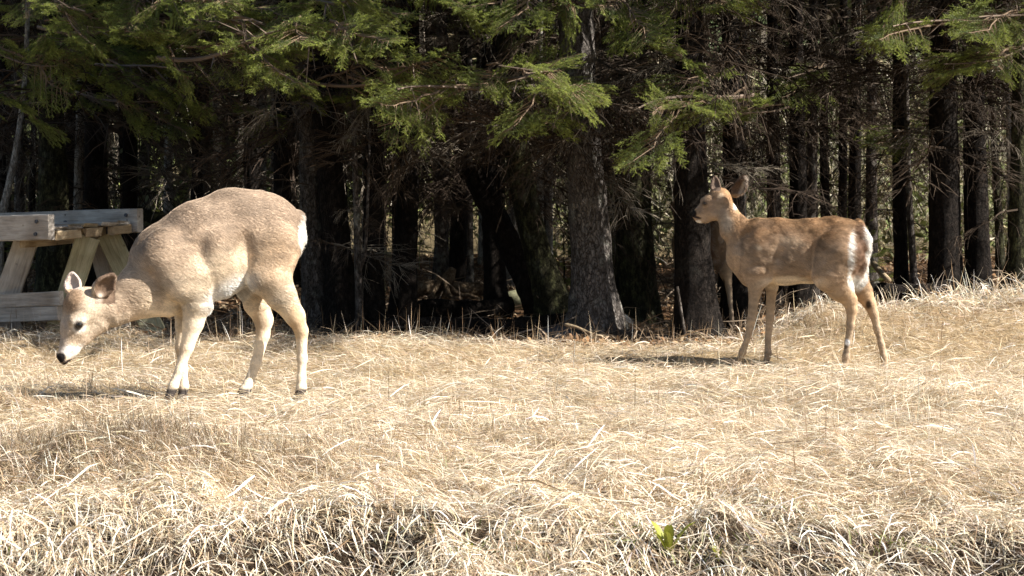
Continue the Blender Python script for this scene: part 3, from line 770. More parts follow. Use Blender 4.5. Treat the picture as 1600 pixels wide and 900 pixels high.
def colB(px, py, V, n):
    k = noise3(V, 12, 5) * 6; px = px + k; py = py - k
    back = np.array((0.31, 0.185, 0.095)); side = np.array((0.41, 0.29, 0.19)); legc = np.array((0.38, 0.28, 0.185)); white = np.array((0.85, 0.81, 0.74))
    def mix(c, t, m): return c * (1 - m[:, None]) + np.asarray(t) * m[:, None]
    m = sstep(352, 392, py - 10 * np.sin(px * .06))
    c = back[None] * (1 - m[:, None]) + side[None] * m[:, None]
    c = mix(c, legc, sstep(430, 470, py))
    c = mix(c, (0.40, 0.25, 0.13), .6 * blob(px, py, 1350, 460, 30, 40, 20, .6))
    c = mix(c, (0.68, 0.58, 0.45), .85 * blob(px, py, 1236, 442, 44, 10, 0, .5))
    c = mix(c, (0.5, 0.38, 0.26), .5 * blob(px, py, 1238, 376, 22, 6, 12, .6))
    c = mix(c, (0.13, .08, .05), .6 * blob(px, py, 1192, 352, 13, 8, 0, .6))
    c = mix(c, (0.15, .095, .06), .5 * blob(px, py, 1168, 366, 20, 5, -45, .6))
    c = mix(c, (0.5, .4, .29), .8 * blob(px, py, 1183, 386, 6, 4, 30, .5))
    c = mix(c, (0.16, .1, .06), .5 * blob(px, py, 1300, 355, 12, 6, 0, .6))
    c = mix(c, (0.50, .41, .31), .8 * blob(px, py, 1131, 342, 11, 24, -20, .5))
    c = mix(c, (0.30, .2, .12), .4 * blob(px, py, 1145, 330, 8, 20, -30, .5))
    px = px - k; py = py + k
    c = mix(c, white, .7 * blob(px, py, 1152, 317, 4.5, 11, 25, .5) * (V[:, 1] < .06))
    # tail with its pale fringe
    tail = blob(px, py, 1340, 402, 20, 53, 4, .12) * (V[:, 0] > .2) * (n[:, 1] < .6)
    c = mix(c, white, tail * sstep(10.5, 12.5, np.abs(px - 1340 - (py - 400) * -.06)))
    c = mix(c, white, tail * sstep(424, 440, py))
    c = mix(c, (0.20, .12, .075), tail * (1 - sstep(8.5, 11, np.abs(px - 1341 - (py - 400) * -.06))) * (1 - sstep(418, 436, py)))
    c = mix(c, white, blob(px, py, 1354, 368, 7, 16, -15, .4))
    c = mix(c, (0.03, .02, .012), .95 * blob(px, py, 1357, 476, 4.5, 7, 0, .4))
    c = mix(c, (.85, .83, .8), blob(px, py, 1324, 535, 4, 5, 0, .3))
    c = mix(c, (0.09, .06, .04), .8 * blob(px, py, 1320, 542, 4, 3.5, 0, .3))
    # head
    c = mix(c, (0.24, .185, .14), .8 * blob(px, py, 1108, 325, 28, 26))
    c = mix(c, (0.05, .035, .03), .8 * blob(px, py, 1101, 318, 4.5, 4, 0, .4))
    c = mix(c, (0.22, .14, .08), .7 * blob(px, py, 1113, 306, 14, 7, -25, .4))
    c = mix(c, (0.55, .42, .28), .7 * blob(px, py, 1126, 306, 5, 4, -40, .4))
    c = mix(c, (0.42, .31, .22), .7 * blob(px, py, 1105, 340, 16, 9, 0, .5))
    c = mix(c, (0.012, .01, .01), blob(px, py, 1083.5, 334, 5, 6, 0, .2)); c = mix(c, (0.03, .02, .02), blob(px, py, 1090, 340, 6, 1.8, 10, .3))
    c = mix(c, (.7, .64, .58), blob(px, py, 1091, 347, 5, 3, 0, .3))
    er = (py < 303) & (px > 1140) & (px < 1168)
    c = np.where((er & (n[:, 1] < .3))[:, None], np.array((0.12, .075, .05)), c); el = (py < 302) & (px < 1126) & (py < 298)
    c = np.where(el[:, None], np.array((0.13, .09, .065)), c)
    c = mix(c, (.5, .42, .34), er * sstep(4, 1.5, np.abs((px - 1164) - (py - 280) * -.35)) * .7)
    c = mix(c, (0.07, .05, .04), sstep(568, 573, py + (px < 1250) * 7))
    c = c * (1 + .3 * noise3(V * np.array((.25, 1, 1)), 85, 30) + .34 * noise3(V, 14, 33))[:, None]
    return np.clip(c, 0, .9)
def hairB(px, py, V, n):
    h = np.full(len(px), 0.024)
    h = np.where(py > 430, 0.010, h); h = np.where(py > 455, .003, h); h = np.where(px < 1155, .012, h); h = np.where((px < 1138) & (py < 345), .006, h)
    h = np.maximum(h, .045 * blob(px, py, 1341, 398, 20, 54)); h = np.maximum(h, .03 * blob(px, py, 1352, 368, 9, 18))
    h = np.where((px < 1092) & (py < 350), .001, h); h = np.where(py > 566, .003, h)
    return h
hB = hollows(Bd, [(1276, 402, -.147, .05, .06, .09, 12), (1216, 395, -.156, .04, .06, .09, -8), (1160, 375, -.11, .03, .05, .07, -30), (1240, 362, -.155, .15, .05, .03, 0)])
prB = prB[:1] + hB + prB[1:]
deerB = make_deer(Bd, 'deer', prB, c1 + c2, colB, hairB, 0.0058, 90000, 'brown young deer standing alert with raised head and hanging white edged tail', disp=.006)
add_eye(deerB[0], deerB, 1101, 318, 0.0085)
add_eye(deerB[0], deerB, 1100, 318, 0.0085, -1)
# a third one in the shade: only its hindquarters show beside the trunk
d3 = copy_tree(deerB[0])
for ch in d3.children:                                           # white of rump and tail painted brown to stand in for shade
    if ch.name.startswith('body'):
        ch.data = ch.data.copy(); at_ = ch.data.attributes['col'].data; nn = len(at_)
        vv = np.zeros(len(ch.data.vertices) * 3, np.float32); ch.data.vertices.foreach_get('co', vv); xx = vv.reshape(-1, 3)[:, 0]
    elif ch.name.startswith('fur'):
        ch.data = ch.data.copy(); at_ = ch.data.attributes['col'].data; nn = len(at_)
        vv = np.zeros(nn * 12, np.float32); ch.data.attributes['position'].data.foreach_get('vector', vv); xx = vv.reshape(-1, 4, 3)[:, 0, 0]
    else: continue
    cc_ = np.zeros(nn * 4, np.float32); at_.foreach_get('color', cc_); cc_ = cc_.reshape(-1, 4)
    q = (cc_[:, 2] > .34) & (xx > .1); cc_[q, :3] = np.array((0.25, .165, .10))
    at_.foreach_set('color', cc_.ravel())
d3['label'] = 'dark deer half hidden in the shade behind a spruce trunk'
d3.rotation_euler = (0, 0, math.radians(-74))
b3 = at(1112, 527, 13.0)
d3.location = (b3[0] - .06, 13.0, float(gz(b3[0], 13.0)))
for d in (deerA[0], deerB[0], d3): d['group'] = 'deer at the edge of the wood'

# ------------------------------------------------------------------ wooden feeding table
def beam(p0, p1, w, h, up=(0, 0, 1), bev=0.004, ragged=0.0, seed=0):
    """a sawn board from p0 to p1 (centre line), w across, h along up; returns mesh data in a frame of its own plus its matrix"""
    p0, p1 = np.asarray(p0, float), np.asarray(p1, float)
    ax = p1 - p0; L = np.linalg.norm(ax); ax /= L
    u = np.asarray(up, float); u = u - ax * (u @ ax); u /= np.linalg.norm(u); s = np.cross(u, ax)
    r = np.random.default_rng(seed)
    nst = 10
    t = np.linspace(0, L, nst)
    prof = [(-w / 2 + bev, -h / 2), (w / 2 - bev, -h / 2), (w / 2, -h / 2 + bev), (w / 2, h / 2 - bev), (w / 2 - bev, h / 2), (-w / 2 + bev, h / 2), (-w / 2, h / 2 - bev), (-w / 2, -h / 2 + bev)]
    V = []
    for i, ti in enumerate(t):
        for (a, b) in prof:
            j = r.normal(0, 0.0012, 2); e = (r.uniform(-ragged, ragged) if i in (0, nst - 1) else 0)
            V.append((ti + e, a + j[0], b + j[1]))
    m = 8; F = []
    for i in range(nst - 1):
        for j in range(m): F.append((i * m + j, i * m + (j + 1) % m, (i + 1) * m + (j + 1) % m, (i + 1) * m + j))
    e = (nst - 1) * m
    for b, sgn in ((0, -1), (e, 1)):
        for q in ((0, 1, 2, 7), (7, 2, 3, 6), (6, 3, 4, 5)):
            q = [b + k for k in q]; F.append(tuple(q[::-1]) if sgn < 0 else tuple(q))
    Mx = Matrix(((ax[0], s[0], u[0], p0[0]), (ax[1], s[1], u[1], p0[1]), (ax[2], s[2], u[2], p0[2]), (0, 0, 0, 1)))
    return np.array(V), np.array(F), Mx

def board(name, parent, p0, p1, w, h, mat, **k):
    V, F, Mx = beam(p0, p1, w, h, **k)
    o = link(name, make_mesh(name, V, F, mat), parent)
    o.matrix_basis = parent.matrix_basis.inverted() @ Mx
    return o

def build_table():
    root = thing('wooden_table', 'weathered plank table with raised edge boards behind the grazing deer', 'table', (-3.0, 11.0, float(gz(-3, 11))))
    nR = at(80, 355, 10.5); fR = at(219, 344.5, 11.2)
    ax = np.array((-math.cos(math.radians(31)), math.sin(math.radians(31)), -.012))
    Lt = 2.0
    board('edge_board', root, nR, nR + ax * Lt, .05, .152, M['wood_grey'], seed=1)
    board('edge_board', root, fR, fR + ax * (Lt + .35), .055, .152, M['wood_grey'], seed=2)
    c0, c1 = nR + np.array((0.02, .03, 0)), fR - np.array((0.02, .03, 0))
    n = 5
    for i in range(n):
        f = (i + .5) / n; p = c0 * (1 - f) + c1 * f; p = p + ax * (0.02 + .03 * random.random()) + np.array((0, 0, -.012 + .004 * random.random()))
        board('plank', root, p, p + ax * (Lt - .1), .85 * np.linalg.norm((c1 - c0)[:2]) / n, .024, M['wood_tan'] if i == 2 else M['wood_grey'], seed=10 + i, ragged=.02)
    for i, (f0, f1, a) in enumerate(((.02, .30, .03), (.42, .60, .05), (.74, .98, .035))):       # what is left of the end batten
        board('batten', root, c0 * (1 - f0) + c1 * f0 + ax * a + np.array((0, 0, -.052)), c0 * (1 - f1) + c1 * f1 + ax * a + np.array((0, 0, -.050)), .04, .055, M['wood_tan'], seed=20 + i, ragged=.018)
    def cross(d, z): 
        return c0 + ax * d + np.array((0, 0, z)), c1 + ax * d + np.array((0, 0, z))
    for d in (.28, 1.5): board('cross_beam', root, *cross(d, -.075), .045, .09, M['wood_tan'], seed=int(30 + d * 10))
    lat = (c1 - c0); lat[2] = 0; lat /= np.linalg.norm(lat)
    def leg(px0, py0, px1, py1, Y, mat, seed, w=.145, t=.045, dz=0):
        p0 = at(px0, py0, Y); p1 = at(px1, py1, Y); 
        board('leg', root, p0, p1, t, w, mat, up=(1, 0.1, .2), seed=seed)
    leg(42, 374, -2, 500, 10.9, M['wood_grey'], 41)
    leg(138, 370, 88, 520, 10.85, M['wood_moss'], 42, w=.14)
    leg(168, 366, 252, 540, 11.15, M['wood_moss'], 43, w=.14)
    leg(150, 372, 190, 512, 11.3, M['wood_grey'], 44, w=.12)
    leg(-60, 378, 20, 520, 11.5, M['wood_grey'], 45)
    # low foot board, two lengths one above the other
    b0 = at(96, 466, 10.65); b1 = at(-160, 478, 11.2); board('foot_board', root, b0, b1, .045, .085, M['wood_grey'], seed=51)
    b0 = at(94, 489, 10.66); b1 = at(-160, 500, 11.2); board('foot_board', root, b0, b1, .05, .088, M['wood_grey'], seed=52)
    fn = np.array((-math.sin(math.radians(31)), -math.cos(math.radians(31)), 0))
    def bolt(p):
        V, F = tube([p + fn * .012, p - fn * .01], [.011, .012], 8); o = link('bolt', make_mesh('bolt', V - p, F, M['rock']), root, p - np.array(root.location)); return o
    for e, ww in ((nR, .05), (fR, .055)):
        for d, dz in ((.09, .035), (.10, -.04), (.62, .0)): bolt(e + ax * d + fn * (ww / 2) + np.array((0, 0, dz)))
    return root
build_table()

# ------------------------------------------------------------------ dead twigs and green boughs (shared meshes)
def twig_mesh(seed, n_side=20, length=1.0, droop=.15, dense=1.0, col=(0.115, 0.085, 0.062)):
    r = np.random.default_rng(seed); acc = Acc()
    def seg(P, R, c): 
        V, F = tube(P, R, 3, cap=False); acc.add(V, F, c)
    t = np.linspace(0, 1, 9)
    wob = np.cumsum(r.normal(0, .018, (9, 3)), 0); wob[:, 0] = 0
    main = np.stack([t * length, wob[:, 1], wob[:, 2] - droop * t ** 1.6 + .06 * t], -1)
    seg(main, np.interp(t, [0, 1], [.0105, .0022]), np.array(col) * r.uniform(.8, 1.3))
    for i in range(n_side):
        u = r.uniform(.12, 1); k = np.array([np.interp(u, t, main[:, q]) for q in range(3)])
        sd = r.choice([-1, 1]); a = r.uniform(.5, 1.25); L = (0.42 * (1.1 - u) + .1) * r.uniform(.5, 1.2) * length
        d = np.array((math.cos(a), sd * math.sin(a), r.normal(-.15, .3)))
        s = np.linspace(0, 1, 5)[:, None]
        P = k + d * L * s + np.array((.15 * L, 0, -.22 * L)) * s ** 2 + np.cumsum(r.normal(0, .012 * L / .2, (5, 3)), 0) * s
        cc = np.array(col) * r.uniform(.7, 1.7)
        seg(P, np.array((.0042, .0036, .003, .0024, .0014)), cc)
        for j in range(int(r.integers(2, 7) * dense)):
            v = r.uniform(.15, .95); q = P[0] + (P[-1] - P[0]) * v; q = np.array([np.interp(v, s[:, 0], P[:, m]) for m in range(3)])
            d2 = d + np.array((r.normal(.1, .4), r.normal(0, .7), r.normal(-.25, .4))); d2 /= np.linalg.norm(d2); l2 = r.uniform(.05, .18) * length
            s2 = np.linspace(0, 1, 3)[:, None]
            seg(q + d2 * l2 * s2 + np.array((0, 0, -.3 * l2)) * s2 ** 2, np.array((.0024, .0019, .0010)), cc * r.uniform(.8, 1.4))
    V, F, C = acc.get()
    return make_mesh('dead_branch', V, F, M['twig'], False, C)

def needles(P0, P1, r, per_m, nl, nw, col):
    """needle triangles all round the shoots P0->P1"""
    L = np.linalg.norm(P1 - P0, axis=1); k = np.maximum((L * per_m).astype(int), 3)
    idx = np.repeat(np.arange(len(P0)), k); n = len(idx)
    u = r.random(n); ax = ((P1 - P0) / L[:, None])[idx]; q = P0[idx] + (P1 - P0)[idx] * u[:, None]
    v = r.normal(0, 1, (n, 3)); v[:, 2] += .25; v -= ax * (v * ax).sum(1)[:, None]; v /= np.linalg.norm(v, axis=1)[:, None]
    d = ax * .62 + v * .78
    d /= np.linalg.norm(d, axis=1)[:, None]; sd = np.cross(d, r.normal(0, 1, (n, 3))); sd /= np.linalg.norm(sd, axis=1)[:, None]
    ln = nl * r.uniform(.7, 1.2, n)[:, None]
    V = np.stack([q - sd * nw / 2, q + sd * nw / 2, q + d * ln], 1).reshape(-1, 3)
    F = np.arange(n * 3).reshape(-1, 3)
    tone = (r.uniform(.5, 1.45, len(P0)))[idx] * r.uniform(.85, 1.15, n)
    C = np.repeat(col[idx] * tone[:, None], 3, 0)
    return V, F, C

def bough_mesh(seed, length=1.0, coarse=False):
    r = np.random.default_rng(seed); tw = Acc(); sh0, sh1, fresh = [], [], []
    t = np.linspace(0, 1, 9)
    wob = np.cumsum(r.normal(0, .02, (9, 3)), 0)
    main = np.stack([t, wob[:, 1], -.10 * t + .10 * np.maximum(t - .5, 0) ** 2 * 2 + wob[:, 2] * .5], -1) * length
    V, F = tube(main, np.interp(t, [0, 1], [.013, .003]), 4, cap=False); tw.add(V, F, (0.15, .105, .07))
    ns = 8 if coarse else 15
    for i in range(ns):
        u = .16 + .84 * (i + r.random()) / ns
        for sd in (-1, 1):
            if r.random() < .08: continue
            k = np.array([np.interp(u, t, main[:, q]) for q in range(3)])
            a = r.uniform(.65, 1.0); L = (0.50 * (1.06 - u) ** .8 + .07) * r.uniform(.65, 1.15) * length
            d = np.array((math.cos(a), sd * math.sin(a), r.normal(-.1, .12)))
            s = np.linspace(0, 1, 6)[:, None]
            P = k + d * L * s + np.array((.12, 0, -.28)) * L * s ** 2 + np.array((0, 0, .16)) * L * s ** 3
            if not coarse:
                V, F = tube(P, np.linspace(.005, .0018, 6), 3, cap=False); tw.add(V, F, (0.17, .12, .075))
            bare = .30 if u < .6 else .05
            m = max(int(L / (.11 if coarse else .042)), 1)
            for j in range(m):
                v = bare + (1 - bare) * (j + r.random()) / m
                q = np.array([np.interp(v, s[:, 0], P[:, w]) for w in range(3)])
                for s2 in (-1, 1):
                    b = r.uniform(.5, .95) * s2; dd = np.array((d[0] * math.cos(b) - d[1] * math.sin(b), d[0] * math.sin(b) + d[1] * math.cos(b), r.normal(-.22, .25))); dd /= np.linalg.norm(dd)
                    l2 = r.uniform(.045, .12) * (1.15 - .45 * v) * (2.0 if coarse else 1.0)
                    sh0.append(q); sh1.append(q + dd * l2); fresh.append(v)
            sh0.append(P[2]); sh1.append(P[4]); fresh.append(.5); sh0.append(P[4]); sh1.append(P[5] + (P[5] - P[4]) * .3); fresh.append(1)
    sh0, sh1, fresh = np.array(sh0), np.array(sh1), np.array(fresh)
    col = np.array((0.055, 0.080, 0.022))[None] * (1 - fresh[:, None]) + np.array((0.24, 0.275, 0.052))[None] * fresh[:, None]
    if coarse: V, F, C = needles(sh0, sh1, r, 70, .05, .020, col)
    else: V, F, C = needles(sh0, sh1, r, 760, .0145, .0024, col)
    Vt, Ft, Ct = tw.get()
    Ft = np.vstack([Ft[:, [0, 1, 2]], Ft[:, [0, 2, 3]]])
    Va = np.vstack([Vt, V]); Fa = np.vstack([Ft, F + len(Vt)]); Ca = np.vstack([Ct, C])
    return Va, Fa, Ca, len(Ft)

TWIGS = [twig_mesh(100 + i, 18 + 2 * i, 1.0, .05 + .05 * i, 1.2, c) for i, c in enumerate(((0.042, 0.030, 0.021), (0.058, 0.044, 0.032), (0.03, 0.021, 0.015), (0.11, 0.092, 0.07), (0.036, 0.027, 0.020), (0.045, .032, .022)))]
BOUGHS = []
for i in range(6):
    V, F, C, nt_ = bough_mesh(200 + i)
    BOUGHS.append(make_mesh('bough', V, F, [M['twig'], M['needle']], False, C, (np.arange(len(F)) >= nt_).astype(np.int32)))

def rot_axis(d, roll=0.0):
    """rotation whose +X runs along d, Z kept upward"""
    d = np.asarray(d, float); d /= np.linalg.norm(d)
    z = np.array((0, 0, 1.0)); y = np.cross(z, d); y /= np.linalg.norm(y) + 1e-9; z = np.cross(d, y)
    R = Matrix(((d[0], y[0], z[0]), (d[1], y[1], z[1]), (d[2], y[2], z[2])))
    return (R @ Matrix.Rotation(roll, 3, 'X')).to_euler()

def crown_mesh(seed, z0, z1, rad, n):
    """the upper crown of one spruce in its own frame: whorls of coarse boughs"""
    r = np.random.default_rng(seed); AV, AF, AC, off = [], [], [], 0
    lib = [bough_mesh(300 + k, 1.0, True) for k in range(3)]
    for i in range(n):
        f = (i + r.random()) / n; z = z0 + (z1 - z0) * f ** 1.15
        L = rad * (1 - f) ** .8 * r.uniform(.75, 1.1) + .25; a = i * 2.399 + r.normal(0, .3)
        V, F, C, _ = lib[i % 3]
        ca, sa = math.cos(a), math.sin(a); tilt = r.normal(-.12, .12) + .25 * f
        Vs = V * L; ct, st = math.cos(tilt), math.sin(tilt)
        x = Vs[:, 0] * ct - Vs[:, 2] * st; zz = Vs[:, 0] * st + Vs[:, 2] * ct
        W = np.stack([x * ca - Vs[:, 1] * sa, x * sa + Vs[:, 1] * ca, zz + z], -1)
        AV.append(W); AF.append(F + off); AC.append(C); off += len(V)
    return make_mesh('crown', np.vstack(AV), np.vstack(AF), M['needle'], False, np.vstack(AC))
CROWNS = [crown_mesh(400, 3.1, 11, 2.4, 64), crown_mesh(401, 3.4, 13, 2.3, 64), crown_mesh(402, 5.0, 13, 2.4, 64), crown_mesh(403, 5.6, 14, 2.3, 64)]

# ------------------------------------------------------------------ trees
def trunk_mesh(path, rad, sides, seed, flare=True):
    """path/rad in the tree's own frame, resampled, roughened, with a root flare"""
    r = np.random.default_rng(seed)
    path = np.asarray(path, float); rad = np.asarray(rad, float)
    s = np.concatenate([[0], np.cumsum(np.linalg.norm(np.diff(path, axis=0), axis=1))])
    vis = s[-1] if s[-1] < 3.5 else 3.5
    t = np.concatenate([np.linspace(0, vis, 46 if sides > 9 else 16), np.linspace(vis, s[-1], 6)[1:]]) if s[-1] > vis else np.linspace(0, s[-1], 40)
    P = np.stack([np.interp(t, s, path[:, k]) for k in range(3)], -1)
    R = np.interp(t, s, rad)
    th = np.arange(sides) / sides * 2 * math.pi
    ph = r.uniform(0, 6.3, 3)
    lob = .5 + .5 * np.cos(th * r.integers(4, 7) + ph[0] + .5 * np.sin(th + ph[1]))
    fl = np.exp(-np.maximum(P[:, 2], 0) / .16) if flare else np.zeros(len(P))
    jag = fl[:, None] * (.12 + .42 * lob[None] ** 2) + .05 * np.sin(2 * th[None] + t[:, None] * .9 + ph[2]) + .5 * .06 * r.normal(0, 1, (len(t), sides))
    V, F = tube(P, R, sides, True, jag)
    return V, F

TREES = []
GAPS = [(at(a, b, c), g) for a, b, c, g in ((690, 440, 15.2, 1.9), (620, 470, 13.8, 1.5), (880, 420, 15.5, 1.2), (84, 290, 14.2, 1.2), (1350, 400, 18, 1.1))]
def gap(x, y):
    """true for a tree whose crown would stand between the sun and one of the sunlit clearings"""
    sx, sy, sz = sun_vec
    for p, g in GAPS:
        for z in np.arange(3.5, 9, .5):
            k = (z - p[2]) / sz
            if (p[0] + sx * k - x) ** 2 + (p[1] + sy * k - y) ** 2 < (g * (1 - (z - 3) / 9)) ** 2: return True
    return False
def tree(name, label, px_path, Y, mat, crown=None, twigs=6, tw_z=(.6, 2.6), seed=0, group=None, sides=14, top=True, tw_len=(.5, 1.1), tw_px=None, cat='tree'):
    """px_path: (px, py, half width px) read from the top of what shows down to the root"""
    pts = [at(a, b, Y) for a, b, _ in px_path]; rs = [w * Y / F_PX for _, _, w in px_path]
    base = pts[-1].copy(); g = float(gz(base[0], Y)); 
    root = thing(name, label, cat, (base[0], Y, g), group)
    L = [p - np.array((base[0], Y, g)) for p in pts][::-1]; R = rs[::-1]
    L = [L[0] * np.array((1, 1, 0)) + np.array((0, 0, -.12)), L[0] * np.array((1, 1, 0)) + np.array((0, 0, .02))] + L[1:]; R = [R[0] * 1.02, R[0]] + R[1:]
    if top:
        d = L[-1] - L[-2]; d /= d[2]; H = 11.0
        for z in (5.0, 8.0, H):
            if z > L[-1][2]: L.append(L[-1] + np.array((d[0] * .3, 0, 1)) * (z - L[-1][2])); R.append(max(R[-1] * (.72 if z < H else .2), .01))
    V, F = trunk_mesh(L, R, sides, seed + 50)
    link('trunk', make_mesh('trunk', V, F, mat, True), root)
    r = np.random.default_rng(seed + 900)
    L = np.array(L); R = np.array(R)
    for i in range(twigs):
        z = r.uniform(*tw_z); c = np.array([np.interp(z, L[:, 2], L[:, q]) for q in range(3)])
        a = r.uniform(0, 2 * math.pi) if r.random() < .4 else -math.pi / 2 + r.normal(0, 1.0)
        d = np.array((math.cos(a), math.sin(a), r.normal(-.05, .22)))
        link('dead_branch', TWIGS[r.integers(0, len(TWIGS))], root, c, rot_axis(d, r.normal(0, .5)), r.uniform(*tw_len))
    if Y > 13.7 and crown is not None: crown = 2 + crown % 2
    cw = .48 if base[0] < .8 and Y < 12.6 else (.7 if base[0] < .8 else .95)
    if crown is not None and not gap(base[0], Y):
        cr = link('crown', CROWNS[crown], root, (L[-1][0] * .5, 0, 0), (0, 0, r.uniform(0, 6.3)), (cw, cw, 1) if Y < 13.6 else 1.0); cr['kind'] = 'stuff'
    TREES.append((root, L))
    return root

G1 = 'spruce trees along the edge of the wood'
B_, BB, BM, BP = M['bark'], M['bark_brown'], M['bark_moss'], M['bark_pale']
T = {}
T['A'] = tree('spruce_tree', 'thick grey scaly spruce trunk standing alone at the centre of the wood edge', [(905, 180, 28), (914, 260, 30), (923, 380, 33), (928, 460, 36), (930, 522, 42)], 11.75, M['bark_grey'], 0, 9, (1.15, 2.4), 1, G1, 20)
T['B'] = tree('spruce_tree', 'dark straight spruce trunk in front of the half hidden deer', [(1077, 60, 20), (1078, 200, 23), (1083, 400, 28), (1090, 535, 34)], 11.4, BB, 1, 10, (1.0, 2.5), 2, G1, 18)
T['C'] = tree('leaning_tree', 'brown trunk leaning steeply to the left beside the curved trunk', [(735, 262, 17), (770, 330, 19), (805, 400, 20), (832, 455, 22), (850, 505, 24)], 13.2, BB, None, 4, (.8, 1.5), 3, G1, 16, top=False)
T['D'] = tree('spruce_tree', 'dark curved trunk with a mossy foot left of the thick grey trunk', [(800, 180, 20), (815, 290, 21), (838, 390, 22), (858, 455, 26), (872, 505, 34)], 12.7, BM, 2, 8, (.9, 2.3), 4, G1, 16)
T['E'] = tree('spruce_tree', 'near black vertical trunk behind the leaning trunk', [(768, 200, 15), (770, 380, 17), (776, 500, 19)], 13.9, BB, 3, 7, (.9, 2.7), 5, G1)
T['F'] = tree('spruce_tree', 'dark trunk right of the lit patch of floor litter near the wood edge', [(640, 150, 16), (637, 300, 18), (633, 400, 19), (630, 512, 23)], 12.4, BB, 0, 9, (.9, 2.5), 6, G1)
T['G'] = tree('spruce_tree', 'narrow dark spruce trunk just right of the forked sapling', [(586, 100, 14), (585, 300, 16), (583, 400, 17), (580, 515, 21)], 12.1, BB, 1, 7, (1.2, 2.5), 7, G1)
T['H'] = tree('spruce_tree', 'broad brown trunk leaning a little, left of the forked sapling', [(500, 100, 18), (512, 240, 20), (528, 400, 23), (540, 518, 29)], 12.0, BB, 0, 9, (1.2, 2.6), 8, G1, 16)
T['I'] = tree('spruce_tree', 'mottled grey trunk with pale flecks just behind the grazing deer rump', [(482, 120, 16), (486, 300, 18), (490, 400, 20), (494, 515, 24)], 12.1, B_, 1, 8, (1.3, 2.5), 9, G1, 16)
T['S'] = tree('forked_sapling', 'thin grey sapling with a fork at half height by the broad brown trunk', [(553, 200, 4), (556, 300, 5), (559, 400, 6), (561, 470, 6), (564, 517, 7)], 11.6, B_, None, 5, (.5, 1.6), 10, G1, 8, tw_len=(.25, .5))
V, F = tube([at(559, 432, 11.6) - np.array(T['S'].location), at(570, 400, 11.55) - np.array(T['S'].location), at(574, 340, 11.55) - np.array(T['S'].location), at(578, 200, 11.5) - np.array(T['S'].location)], [.014, .013, .011, .007], 6)
link('branch', make_mesh('branch', V, F, B_, True), T['S'])
T['J'] = tree('spruce_tree', 'sunlit yellow green mossy trunk behind the left end of the table', [(80, 100, 17), (82, 230, 20), (84, 330, 24), (84, 480, 28)], 14.2, BM, 2, 8, (1.0, 2.8), 11, G1, 16)
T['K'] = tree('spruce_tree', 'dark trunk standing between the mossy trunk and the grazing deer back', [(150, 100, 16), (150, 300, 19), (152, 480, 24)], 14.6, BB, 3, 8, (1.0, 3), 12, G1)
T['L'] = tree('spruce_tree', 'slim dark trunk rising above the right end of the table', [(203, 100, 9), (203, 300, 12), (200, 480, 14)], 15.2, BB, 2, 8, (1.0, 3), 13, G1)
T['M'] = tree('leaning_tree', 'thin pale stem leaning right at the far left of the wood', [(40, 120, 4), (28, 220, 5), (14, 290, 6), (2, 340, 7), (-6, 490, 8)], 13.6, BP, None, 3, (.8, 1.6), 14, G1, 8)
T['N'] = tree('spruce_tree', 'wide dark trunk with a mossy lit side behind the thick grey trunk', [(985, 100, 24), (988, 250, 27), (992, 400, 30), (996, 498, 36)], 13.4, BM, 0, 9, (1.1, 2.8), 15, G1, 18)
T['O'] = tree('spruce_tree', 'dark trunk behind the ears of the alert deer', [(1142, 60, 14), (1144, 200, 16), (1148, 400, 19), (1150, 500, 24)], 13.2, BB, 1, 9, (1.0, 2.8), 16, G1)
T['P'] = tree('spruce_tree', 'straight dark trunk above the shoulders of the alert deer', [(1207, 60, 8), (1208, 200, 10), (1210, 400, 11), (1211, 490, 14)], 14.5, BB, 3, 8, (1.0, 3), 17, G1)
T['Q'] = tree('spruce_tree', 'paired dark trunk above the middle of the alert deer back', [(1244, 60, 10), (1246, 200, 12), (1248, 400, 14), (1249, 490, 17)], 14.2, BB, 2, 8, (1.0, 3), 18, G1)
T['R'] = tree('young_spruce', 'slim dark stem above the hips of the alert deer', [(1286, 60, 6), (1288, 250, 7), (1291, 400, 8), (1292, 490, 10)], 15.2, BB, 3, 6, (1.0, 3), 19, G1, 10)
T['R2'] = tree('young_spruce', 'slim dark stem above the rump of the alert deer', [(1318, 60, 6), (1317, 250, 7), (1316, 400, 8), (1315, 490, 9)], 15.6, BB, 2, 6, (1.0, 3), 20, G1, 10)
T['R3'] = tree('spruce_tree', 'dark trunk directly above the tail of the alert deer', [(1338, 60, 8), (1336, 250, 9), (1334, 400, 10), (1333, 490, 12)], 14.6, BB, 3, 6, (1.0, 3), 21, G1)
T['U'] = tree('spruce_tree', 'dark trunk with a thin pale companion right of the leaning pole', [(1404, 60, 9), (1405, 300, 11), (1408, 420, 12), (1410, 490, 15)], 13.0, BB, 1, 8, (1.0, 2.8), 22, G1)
T['V'] = tree('young_spruce', 'thin greyish stem close beside the dark trunk right of the pole', [(1416, 150, 4), (1420, 300, 5), (1427, 420, 6), (1433, 490, 7)], 12.9, B_, None, 4, (1.0, 2.4), 23, G1, 8)
T['W'] = tree('spruce_tree', 'thick dark trunk rising behind the tall grass of the mound', [(1474, 60, 19), (1474, 200, 21), (1477, 400, 24), (1480, 485, 28)], 12.4, BB, 0, 10, (1.1, 2.5), 24, G1, 18)
T['X'] = tree('spruce_tree', 'dark trunk between the thick dark trunk and the white birch stem', [(1520, 60, 15), (1523, 250, 17), (1527, 400, 19), (1530, 480, 23)], 13.0, BB, 2, 9, (1.1, 2.8), 25, G1)
T['Y'] = tree('birch_sapling', 'slender white birch stem near the far right of the wood', [(1573, 60, 3.5), (1576, 200, 4), (1579, 350, 4.5), (1581, 470, 5)], 12.8, BP, None, 3, (1.0, 2.4), 26, G1, 8)
